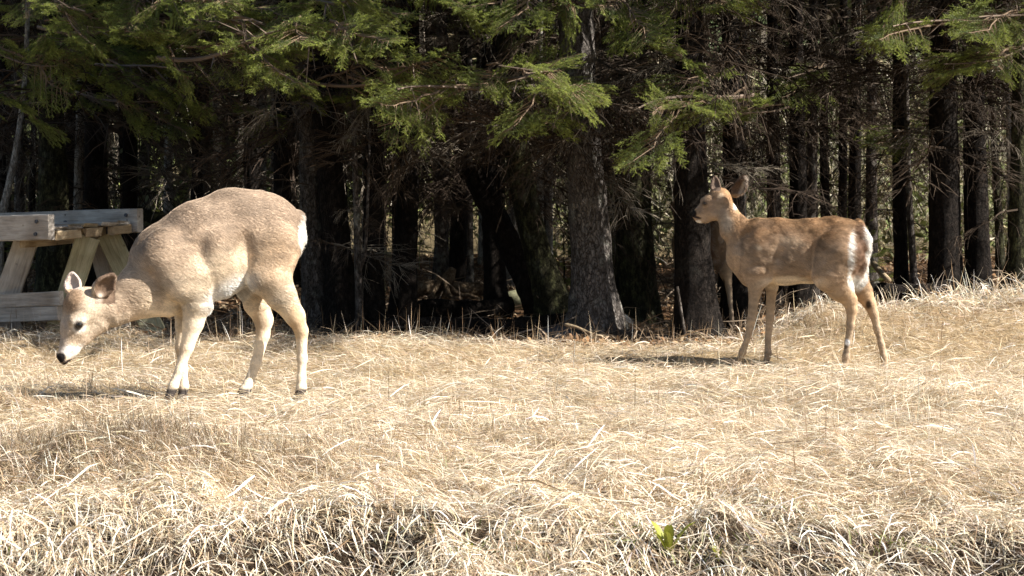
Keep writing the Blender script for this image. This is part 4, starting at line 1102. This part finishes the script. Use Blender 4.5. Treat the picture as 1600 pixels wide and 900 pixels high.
T['Z'] = tree('spruce_tree', 'dark trunk with a mossy foot at the far right of the wood', [(1596, 60, 13), (1594, 250, 15), (1590, 400, 18), (1582, 475, 26)], 12.3, BM, 1, 9, (1.1, 2.5), 27, G1)
T['AA'] = tree('young_spruce', 'dark slim stem between the two left trunks in the middle distance', [(690, 100, 8), (692, 250, 10), (690, 380, 11), (688, 470, 13)], 16.5, B_, 3, 8, (1.0, 3), 28, G1, 10)
T['AB'] = tree('spruce_tree', 'dark trunk deep behind the grazing deer back', [(312, 100, 11), (312, 250, 13), (312, 480, 16)], 16.0, BB, 2, 8, (1.0, 3), 29, G1, 10)
T['AC'] = tree('spruce_tree', 'dark trunk just behind the highest point of the grazing deer back', [(392, 100, 12), (394, 250, 14), (396, 480, 18)], 14.6, BB, 3, 8, (1.0, 3), 30, G1, 10)
T['AD'] = tree('spruce_tree', 'dark trunk close behind the grazing deer rump', [(438, 100, 11), (440, 250, 13), (444, 500, 17)], 13.0, BB, 2, 8, (1.2, 2.7), 31, G1, 12)

# deeper, look-alike trunks
GD = 'slender trunks deep inside the wood'
r = np.random.default_rng(77)
cnt = 0; placed = []
while cnt < 70:
    y = r.uniform(14.8, 24.0); x = r.uniform(-.34, .34) * y
    px = 800 + x / y * F_PX
    if 1180 < px < 1450 and y > 16.5 and r.random() < .75: continue
    if px > 1000 and y > 18: continue
    if any((x - a) ** 2 + (y - b) ** 2 < .3 for a, b in placed): continue
    placed.append((x, y)); w = r.uniform(4, 11); lean = r.normal(0, 12)
    py0 = 389 + (CAM_Z - float(gz(x, y))) / y * F_PX
    bent = ', leaning right,' if lean > 9 else (', leaning left,' if lean < -9 else '')
    place = ('far behind the table', 'far behind the grazing deer back', 'deep behind the grazing deer rump', 'deep behind the lit stump', 'deep behind the thick grey trunk', 'deep beyond the alert deer head', 'in the bright brush above the alert deer back', 'far behind the tall grass of the mound')[int(np.searchsorted((230, 470, 620, 800, 1000, 1180, 1400), px))]
    kind = int(r.integers(0, 5)); look = ('grey', 'dark brown', 'near black', 'pale', 'mossy')[kind]; size = 'thin' if w < 7 else 'stout'
    tree('forest_tree', f'{size} {look} trunk{bent} {place}', [(px + lean, 60, w * .7), (px + lean * .4, 250, w * .85), (px, py0, w * 1.2)], y, [B_, BB, BB, BP, BM][kind], int(r.integers(0, 4)) if r.random() < .93 else None, 9, (.9, 4.4), 500 + cnt, GD, 8, tw_len=(.7, 1.5))
    cnt += 1
# unseen spruces added out of frame at the right to shade the wood
for i, (x, y) in enumerate(((4.5, 12.3), (5.3, 12.9), (6.0, 12.2), (4.4, 14), (6.6, 12.8), (5.6, 14.5), (6.8, 16), (8, 13.5), (7.6, 18), (5.9, 17.5))):
    px = 800 + x / y * F_PX
    tree('forest_tree', 'spruce of the same wood edge beyond the photographed stretch', [(px, 60, 16), (px, 250, 18), (px, 520, 24)], y, BB, i % 4, 5, (1, 2.6), 700 + i, 'spruces beside the photographed stretch', 10)

# ------------------------------------------------------------------ green boughs that show
LIMB = []
for i in range(3):
    rl = np.random.default_rng(60 + i); tl = np.linspace(0, 1, 12)
    Pl = np.stack([tl, .05 * np.sin(tl * 4 + i) * tl, -.05 * np.sin(tl * 3.1 + i)], -1)
    ac = Acc(); V, F = tube(Pl, np.linspace(.011, .004, 12), 5, False); ac.add(V, F, (0.16, .12, .09))
    for q in range(16):
        k = rl.integers(1, 11); d = np.array((rl.uniform(.2, 1), rl.normal(0, .8), rl.normal(-.1, .5))); d /= np.linalg.norm(d)
        V, F = tube(Pl[k] + d * np.linspace(0, rl.uniform(.06, .2), 4)[:, None], [.003, .0026, .002, .001], 3, False); ac.add(V, F, np.array((0.14, .105, .08)) * rl.uniform(.6, 1.5))
    V, F, C = ac.get(); LIMB.append(make_mesh('limb', V, F, M['twig'], False, C))
def bough(tkey, root_px, tip_px, Y0, Y1, roll=0.0, k=0):
    """a limb whose outer part carries sprays of needles"""
    t = T[tkey]; p0 = at(*root_px, Y0); p1 = at(*tip_px, Y1); b = np.array(t.location)
    d = p1 - p0; L = np.linalg.norm(d); d /= L
    link('limb', LIMB[k % 3], t, p0 - b, rot_axis(d, roll), L * .92)
    side = np.cross((0, 0, 1.0), d); side /= np.linalg.norm(side)
    u = L
    while u > .35 * L:
        S = random.uniform(.38, .72) if u < L else .62
        S = min(S, max(u, .4))
        sd = 0 if u == L else random.choice((-1, 1)) * random.uniform(.15, .95)
        dd = d + side * sd + np.array((0, 0, random.gauss(-.02, .2))); dd /= np.linalg.norm(dd)
        link('bough', BOUGHS[random.randrange(6)], t, p0 + d * max(u - S * .85, 0) - b, rot_axis(dd, roll + random.gauss(0, .5)), S)
        u -= random.uniform(.13, .24)
FB = [  # tree, root, tip, distances
    ('H', (330, 10), (598, 42), 10.9, 9.3), ('H', (250, 75), (470, 70), 10.9, 9.5), ('I', (300, 30), (420, 60), 11.4, 9.8), ('I', (420, -40), (570, 5), 11.3, 9.7),
    ('K', (60, 30), (240, 60), 11.6, 10.6), ('K', (190, -30), (340, 15), 11.4, 9.9), ('J', (-40, 60), (110, 110), 11.8, 11.0), ('J', (20, -30), (150, 40), 11.6, 10.6), ('K', (150, 90), (320, 130), 12.2, 11.4), ('J', (-60, 130), (90, 165), 12, 11.3), ('K', (120, 135), (280, 175), 12.4, 11.7),
    ('H', (420, 100), (530, 165), 12.1, 11.3), ('H', (480, 130), (690, 95), 11.4, 10.2),
    ('A', (745, 96), (908, 130), 10.9, 9.3), ('A', (770, 128), (612, 155), 10.8, 9.7), ('A', (820, 112), (912, 160), 10.8, 9.6), ('A', (850, 150), (868, 186), 11.1, 10.4),
    ('B', (1180, 135), (980, 190), 10.9, 9.8), ('B', (1120, 110), (1058, 120), 11.0, 10.2), ('O', (1230, 160), (1130, 185), 12, 11.3),
    ('A', (900, -50), (785, 5), 11.2, 9.8), ('A', (940, -40), (1000, 30), 11.2, 10.0), ('G', (640, -50), (720, -5), 11.4, 10.3),
    ('W', (1540, 20), (1390, 55), 11.6, 10.6), ('W', (1610, 70), (1470, 100), 11.8, 11.0), ('Z', (1640, 0), (1530, 40), 11.4, 10.6), ('W', (1470, -50), (1380, 5), 11.6, 10.7), ('X', (1560, -40), (1600, 20), 11.6, 10.8),
    ('Q', (1300, 90), (1230, 130), 13.6, 13.1), ('B', (1060, -40), (1130, 10), 11.4, 10.5), ('AD', (470, 180), (400, 215), 12.8, 12.2), ('U', (1450, 190), (1380, 215), 12.8, 12.3),
]
for i, (k, a, b, y0, y1) in enumerate(FB): bough(k, a, b, y0 + .25, y1 + .35, random.gauss(0, .2), i % 6)
# low boughs of the edge trees above the frame
r = np.random.default_rng(15)
for k, n in (('J', 8), ('K', 8), ('L', 6), ('AB', 5), ('AC', 4), ('AD', 2), ('H', 2), ('W', 3), ('Z', 3), ('X', 2)):
    t = T[k]; left = k in ('J', 'K', 'L', 'AB', 'AC')
    for i in range(n):
        z = r.uniform(1.95 if left else 2.5, 3.4 if left else 4.2); a = -math.pi / 2 + r.normal(0, .8); Lb = r.uniform(.9, 1.6)
        d = np.array((math.cos(a), math.sin(a), -.18)); link('limb', LIMB[i % 3], t, (0, 0, z), rot_axis(d, 0), Lb)
        for q in (.35, .65, .9): link('bough', BOUGHS[r.integers(0, 6)], t, (d[0] * Lb * q * .8, d[1] * Lb * q * .8, z + d[2] * Lb * q * .8), rot_axis(d + np.array((r.normal(0, .5), r.normal(0, .3), 0)), r.normal(0, .25)), r.uniform(.5, .8))
# bare lower limbs of the edge trees
for k, n in (('A', 14), ('D', 12), ('F', 12), ('E', 8), ('G', 8), ('H', 8), ('N', 12), ('B', 8), ('O', 8), ('P', 6), ('Q', 7), ('R', 4), ('R3', 6), ('U', 8), ('W', 10), ('X', 8), ('AA', 6)):
    t = T[k]
    for i in range(n):
        z = r.uniform(1.25, 3.3); a = -math.pi / 2 + r.normal(0, 1.0)
        d = np.array((math.cos(a), math.sin(a), r.normal(.05, .2)))
        link('dead_branch', TWIGS[r.integers(0, 6)], t, (0, 0, z), rot_axis(d, r.normal(0, .6)), r.uniform(.6, 1.25))
# dead branch sprays that show most
DB = [('A', (905, 215), (760, 200), 11.7, 10.9), ('A', (905, 230), (700, 225), 11.7, 11.0), ('A', (905, 160), (760, 150), 11.7, 11.2), ('A', (910, 240), (990, 300), 11.7, 11.2), ('A', (900, 190), (830, 260), 11.6, 10.9), ('H', (700, 255), (560, 272), 12, 11.2), ('J', (190, 215), (-20, 150), 13.2, 11.6), ('K', (180, 215), (330, 180), 13.4, 12), ('H', (500, 180), (330, 225), 11.9, 11.2), ('H', (510, 150), (400, 140), 11.9, 11.2),
      ('W', (1474, 150), (1600, 165), 12.3, 11.7), ('W', (1474, 240), (1380, 270), 12.3, 11.6), ('W', (1474, 230), (1560, 290), 12.3, 11.7), ('X', (1525, 200), (1440, 240), 12.9, 12.2), ('B', (1080, 170), (1000, 240), 11.4, 10.9), ('B', (1080, 250), (1180, 240), 11.4, 11), ('O', (1145, 200), (1290, 225), 13, 12.3), ('Q', (1246, 150), (1380, 180), 14, 13.2), ('N', (985, 150), (930, 100), 13, 12), ('D', (805, 200), (700, 170), 12.6, 11.9), ('F', (640, 170), (560, 190), 12.3, 11.6), ('G', (586, 190), (660, 215), 12, 11.5), ('U', (1405, 330), (1290, 310), 13, 12.6), ('U', (1405, 350), (1500, 380), 13, 12.7), ('Z', (1590, 330), (1500, 380), 12.2, 11.8), ('I', (485, 290), (380, 290), 12, 11.6), ('AD', (440, 230), (320, 260), 12.9, 12.2), ('H', (520, 380), (620, 395), 11.9, 11.5), ('N', (990, 330), (930, 380), 13.3, 12.8), ('N', (990, 400), (1060, 470), 13.3, 12.9)]
for i, (k, a, b, y0, y1) in enumerate(DB):
    t = T[k]; p0, p1 = at(*a, y0), at(*b, y1); L = np.linalg.norm(p1 - p0)
    link('dead_branch', TWIGS[i % 6], t, p0 - np.array(t.location), rot_axis(p1 - p0 + np.array((0, 0, .06 * L)), random.gauss(0, .4)), L * 1.05)

# ------------------------------------------------------------------ wood floor: logs, stones, sticks, litter
def rock(name, label, px, py, Y, sx, sy, sz, mat, seed, cat='stone'):
    V, F = uvsphere(1, 20, 12)
    V = V * (1 + .22 * noise3(V + seed, 1.6, seed)[:, None] + .12 * noise3(V + seed, 4, seed + 2)[:, None]) * np.array((sx, sy, sz))
    p = at(px, py, Y)
    o = link(name, make_mesh(name, V, F, mat, True), None, (p[0], Y, float(gz(p[0], Y)) + sz * .35))
    return tag(o, label, cat)
rock('stone', 'blue grey flat stone in the shade left of the thick grey trunk', 868, 527, 11.6, .14, .11, .08, M['rock'], 3)
rock('stone', 'round mossy stone lit between the leaning and the curved trunk', 810, 478, 14.6, .13, .12, .10, M['rock_moss'], 5)
rock('stone', 'pale flat stone close to the right of the thick grey trunk', 972, 505, 12.6, .06, .05, .05, M['rock_pale'], 8)
rock('stone', 'long pale mossy stone at the foot of the curved trunk', 850, 498, 12.1, .2, .09, .06, M['rock_moss'], 12)

def log(name, label, a, b, Y0, Y1, r0, r1, mat, cat='log', seed=0, sides=12):
    p0, p1 = at(*a, Y0), at(*b, Y1); rr = np.random.default_rng(seed)
    t = np.linspace(0, 1, 16); P = p0 + (p1 - p0) * t[:, None] + np.stack([0 * t, .03 * np.sin(t * 5), .02 * np.sin(t * 7)], -1) * min(1, np.linalg.norm(p1 - p0))
    c = P.mean(0)
    V, F = tube(P - c, r0 + (r1 - r0) * t, sides, True, .07 * rr.normal(0, 1, (16, sides)))
    return tag(link(name, make_mesh(name, V, F, mat, True), None, c), label, cat)
log('fallen_log', 'long dark log lying just behind the sunlit grass edge', (560, 518), (905, 505), 11.6, 11.9, .055, .075, M['bark_brown'], seed=1)
log('fallen_log', 'dark log lying across the floor below the lit roots', (640, 492), (800, 478), 13.0, 13.2, .09, .07, M['bark_brown'], seed=2)
log('fallen_log', 'sunlit brown log end beside the upturned roots', (655, 452), (780, 448), 15.0, 15.6, .055, .06, M['root'], seed=3)
log('fallen_log', 'grey log between the thick grey trunk and the dark straight trunk', (950, 528), (1075, 534), 11.5, 11.3, .05, .045, M['bark'], seed=4)
log('fallen_log', 'dark horizontal log behind the grass of the mound', (1345, 462), (1480, 455), 12.3, 12.2, .07, .07, M['bark_brown'], seed=5)
log('fallen_branch', 'bare grey fallen branch pointing at the thick grey trunk', (790, 530), (905, 494), 11.4, 11.5, .009, .005, M['bark'], 'branch', 6, 6)
log('fallen_branch', 'thin grey branch lying low along the grass edge', (610, 512), (780, 526), 11.2, 11.2, .009, .005, M['bark'], 'branch', 7, 6)
log('fallen_branch', 'broken light stick crossing the foot of the thick grey trunk', (882, 507), (950, 528), 11.25, 11.2, .012, .008, M['wood_tan'], 'branch', 8, 6)
log('dead_stick', 'upright grey dead stick left of the dark straight trunk', (1058, 448), (1074, 545), 11.15, 11.1, .009, .013, M['bark'], 'stick', 9, 8)
log('leaning_pole', 'pale bare pole leaning behind the tail of the alert deer', (1326, 350), (1387, 441), 14.42, 12.22, .02, .02, M['wood_tan'], 'pole', 10, 8)
log('fallen_log', 'mossy pale log lying behind the end of the table', (195, 330), (275, 346), 15.5, 15.2, .05, .06, M['bark_moss'], seed=11)

def root_plate():
    p = at(690, 452, 15.2); g = float(gz(p[0], 15.2)); r_ = np.random.default_rng(4)
    root = thing('tree_stump', 'sunlit weathered stump with splayed roots in the clearing behind the trunks', 'stump', (p[0], 15.2, g))
    V, F = tube([(0, 0, 0), (.02, 0, .12), (.06, 0, .22), (.1, .02, .30)], [.14, .085, .06, .03], 14, True, .1 * r_.normal(0, 1, (4, 14)))
    link('stump', make_mesh('stump', V, F, M['root'], True), root)
    for i in range(11):
        a = i / 11 * 6.28 + r_.normal(0, .2); L = r_.uniform(.25, .6); t = np.linspace(0, 1, 6)
        P = np.stack([np.cos(a) * (.06 + L * t), np.sin(a) * (.06 + L * t), .16 * (1 - t) ** 2 + .02 + .03 * np.sin(t * 6 + i)], -1)
        V, F = tube(P, np.linspace(.03, .008, 6), 6); link('root', make_mesh('root', V, F, M['root'], True), root)
root_plate()

# a young spruce shoot of bright green in the light, and a leafy weed low on the bank
def small_spruce(px, py, Y, label, h):
    p = at(px, py, Y); g = float(gz(p[0], Y)); root = thing('spruce_seedling', label, 'seedling', (p[0], Y, g))
    V, F = tube([(0, 0, 0), (0.01, 0, h * .5), (0, 0, h)], [.012, .008, .003], 6); link('stem', make_mesh('stem', V, F, BB, True), root)
    rr = np.random.default_rng(int(px))
    for i in range(14):
        z = h * (.1 + .85 * i / 14); a = i * 2.4; L = (.55 * (1 - i / 15) + .1) * h * .7
        link('bough', BOUGHS[i % 6], root, (0, 0, z), rot_axis((math.cos(a), math.sin(a), .5), 0), L)
small_spruce(880, 455, 15.6, 'bright green spruce seedling lit beside the thick grey trunk', .62)
small_spruce(1350, 470, 15.8, 'small green seedling in the light beyond the alert deer tail', .7)
small_spruce(28, 470, 16.5, 'small green seedling lit behind the left leg of the table', .9)

def weed(px, py, Y, label, n, size, seed):
    p = at(px, py, Y); g = float(gz(p[0], Y)); rr = np.random.default_rng(seed)
    root = thing('green_weed', label, 'plant', (p[0], Y, g))
    for i in range(n):
        a = i / n * 6.28 + rr.normal(0, .3); L = size * rr.uniform(.7, 1.2); t = np.linspace(0, 1, 6); w = .09 * L * np.sin(np.pi * np.clip(t * .92 + .06, 0, 1)) ** .7
        e = rr.uniform(1.05, 1.5)
        cx = np.cos(a) * L * t * math.cos(e); cy = np.sin(a) * L * t * math.cos(e); cz = L * (t * math.sin(e) - .35 * t ** 2)
        P = np.stack([cx, cy, cz], -1); sd = np.array((-math.sin(a), math.cos(a), 0))
        V = np.concatenate([P - sd * w[:, None] + np.array((0, 0, 1)) * w[:, None] * .3, P, P + sd * w[:, None] + np.array((0, 0, 1)) * w[:, None] * .3])
        F = [[k + 6 * j, k + 1 + 6 * j, k + 7 + 6 * j, k + 6 + 6 * j] for j in range(2) for k in range(5)]
        c = np.array((0.25, .26, .035)) * rr.uniform(.8, 1.3)
        link('leaf', make_mesh('leaf', V, np.array(F), M['leaf'], True, np.tile(c, (18, 1))), root)
weed(1045, 880, 5.42, 'yellow green broad leaved weed on the bare soil of the bank', 7, .16, 1)
weed(1122, 900, 5.36, 'small green weed at the bottom edge below the larger weed', 5, .07, 2)
weed(735, 890, 5.42, 'tiny green weed on the bank below the straw', 5, .06, 3)

def build_litter():
    rr = np.random.default_rng(31); n = 30000
    y = 10.7 + (rr.random(n) ** 1.3) * 11; x = rr.uniform(-1, 1, n) * (.30 * y + .3)
    k = y > back_edge(x) - .1; x, y = x[k], y[k]; n = len(x)
    c = np.array([(0.22, 0.12, 0.055), (0.32, 0.2, 0.1), (0.13, 0.075, 0.04), (0.42, 0.31, 0.19)])[rr.integers(0, 4, n)] * rr.uniform(.7, 1.3, (n, 1))
    a = Acc()
    a.add(*blades(np.stack([x, y], -1), rr.uniform(0, 6.3, n), rr.uniform(.03, .08, n), rr.uniform(.015, .04, n), np.abs(rr.normal(0, .35, n)), rr.uniform(0, .5, n), c, rr.random(n) * .02, segs=2))
    n = 4500
    y = 10.8 + rr.random(n) * 10; x = rr.uniform(-1, 1, n) * (.30 * y + .3); k = y > back_edge(x) + .1; x, y = x[k], y[k]; n = len(x)
    c = np.array((0.2, .15, .105)) * rr.uniform(.5, 1.7, (n, 1))
    a.add(*blades(np.stack([x, y], -1), rr.uniform(0, 6.3, n), rr.uniform(.15, .6, n), rr.uniform(.006, .014, n), np.abs(rr.normal(.05, .2, n)), rr.uniform(0, .2, n), c, rr.random(n) * .05 + .01, segs=3))
    # low dry stalks and brush at the foot of the edge trees
    n = 2600
    x = rr.uniform(-3.4, 3.6, n); y = back_edge(x) + rr.random(n) * 1.4
    c = np.array((0.2, .14, .085)) * rr.uniform(.5, 1.7, (n, 1))
    a.add(*blades(np.stack([x, y], -1), rr.uniform(0, 6.3, n), rr.uniform(.06, .28, n), rr.uniform(.003, .005, n), rr.uniform(.4, 1.4, n), rr.uniform(0, .6, n), c, np.zeros(n), segs=3))
    V, F, C = a.get()
    tag(link('forest_litter', make_mesh('forest_litter', V, F, M['litter'], False, np.clip(C, 0, .8))), kind='stuff')
build_litter()

# ------------------------------------------------------------------ sunlit brush and more wood beyond
def build_far():
    rr = np.random.default_rng(51); a = Acc()
    n = 24000
    y = rr.uniform(19, 31, n); x = rr.uniform(-1, 1, n) * (.34 * y + 1)
    k = ((x > .02 * y) | (rr.random(n) < .22)) & (noise2(x * .5, y * .5, 40) + .5 * noise2(x * 2, y * 2, 41) > -.06); x, y = x[k], y[k]; n = len(x)
    c = np.array([(0.42, 0.36, 0.26), (0.28, 0.235, 0.16), (0.18, 0.18, 0.09), (0.55, 0.49, 0.39), (0.11, .10, .07)])[rr.integers(0, 5, n)] * rr.uniform(.5, 1.3, (n, 1))
    a.add(*blades(np.stack([x, y], -1), rr.uniform(0, 6.3, n), rr.uniform(.3, 1.9, n), rr.uniform(.004, .014, n), rr.normal(.8, .6, n), rr.uniform(0, .5, n), c, rr.random(n) ** 2 * 2.6, segs=3))
    n = 26000                                                     # leafy and needled undergrowth in clumps
    ctr = np.stack([rr.uniform(-.33, .36, 220), rr.uniform(20, 32, 220)], -1); ctr[:, 0] *= ctr[:, 1]
    ctr = ctr[(ctr[:, 0] > .02 * ctr[:, 1]) | (rr.random(220) < .35)]
    kk = rr.integers(0, len(ctr), n); hh = rr.uniform(.5, 3.2, len(ctr)); wd = rr.uniform(.2, .6, len(ctr))
    v = rr.random(n); x = ctr[kk, 0] + rr.normal(0, 1, n) * wd[kk] * (1.1 - v); y = ctr[kk, 1] + rr.normal(0, 1, n) * wd[kk] * (1.1 - v); z = gz(x, y) + v * hh[kk]
    P = np.stack([x, y, z], -1); d1 = rr.normal(0, 1, (n, 3)) * .035; d2 = rr.normal(0, 1, (n, 3)) * .02
    tone = np.array([(0.10, 0.12, 0.04), (0.18, .20, .065), (0.26, .215, .12), (0.16, .16, .08)])[rr.integers(0, 4, len(ctr))]
    a.add(np.stack([P - d1, P - d2, P + d1, P + d2], 1).reshape(-1, 3), np.arange(n * 4).reshape(-1, 4), np.repeat(tone[kk] * rr.uniform(.6, 1.4, (n, 1)), 4, 0))
    V, F, C = a.get()
    tag(link('far_brush', make_mesh('far_brush', V, F, M['litter'], False, np.clip(C, 0, .8))), kind='stuff')
    a = Acc()
    for i in range(260):
        y = rr.uniform(30, 46); x = rr.uniform(-.36, .36) * y; g = float(gz(x, y)); l = rr.normal(0, .3)
        V, F = tube([(x, y, g - .1), (x + l, y, g + 6), (x + l * 1.4, y, g + 13)], [.12, .09, .03], 5, False); a.add(V, F, np.array((0.16, .135, .105)) * rr.uniform(.5, 2))
    V1, F1, C1 = a.get()
    n = 60000
    y = rr.uniform(30, 47, n); x = rr.uniform(-1, 1, n) * (.38 * y); z = gz(x, y) + rr.random(n) ** .9 * 13
    P = np.stack([x, y, z], -1); d1 = rr.normal(0, 1, (n, 3)) * .22; d2 = rr.normal(0, 1, (n, 3)) * .10
    V2 = np.stack([P - d1, P - d2, P + d1, P + d2], 1).reshape(-1, 3); F2 = np.arange(n * 4).reshape(-1, 4)
    C2 = np.repeat(np.array([(0.06, 0.085, 0.03), (0.10, .12, .04), (0.2, .16, .09)])[rr.integers(0, 3, n)] * rr.uniform(.6, 1.4, (n, 1)), 4, 0)
    tag(link('far_woods', make_mesh('far_woods', np.vstack([V1, V2]), np.vstack([F1, F2 + len(V1)]), M['litter'], False, np.vstack([C1, C2]))), kind='stuff')
build_far()
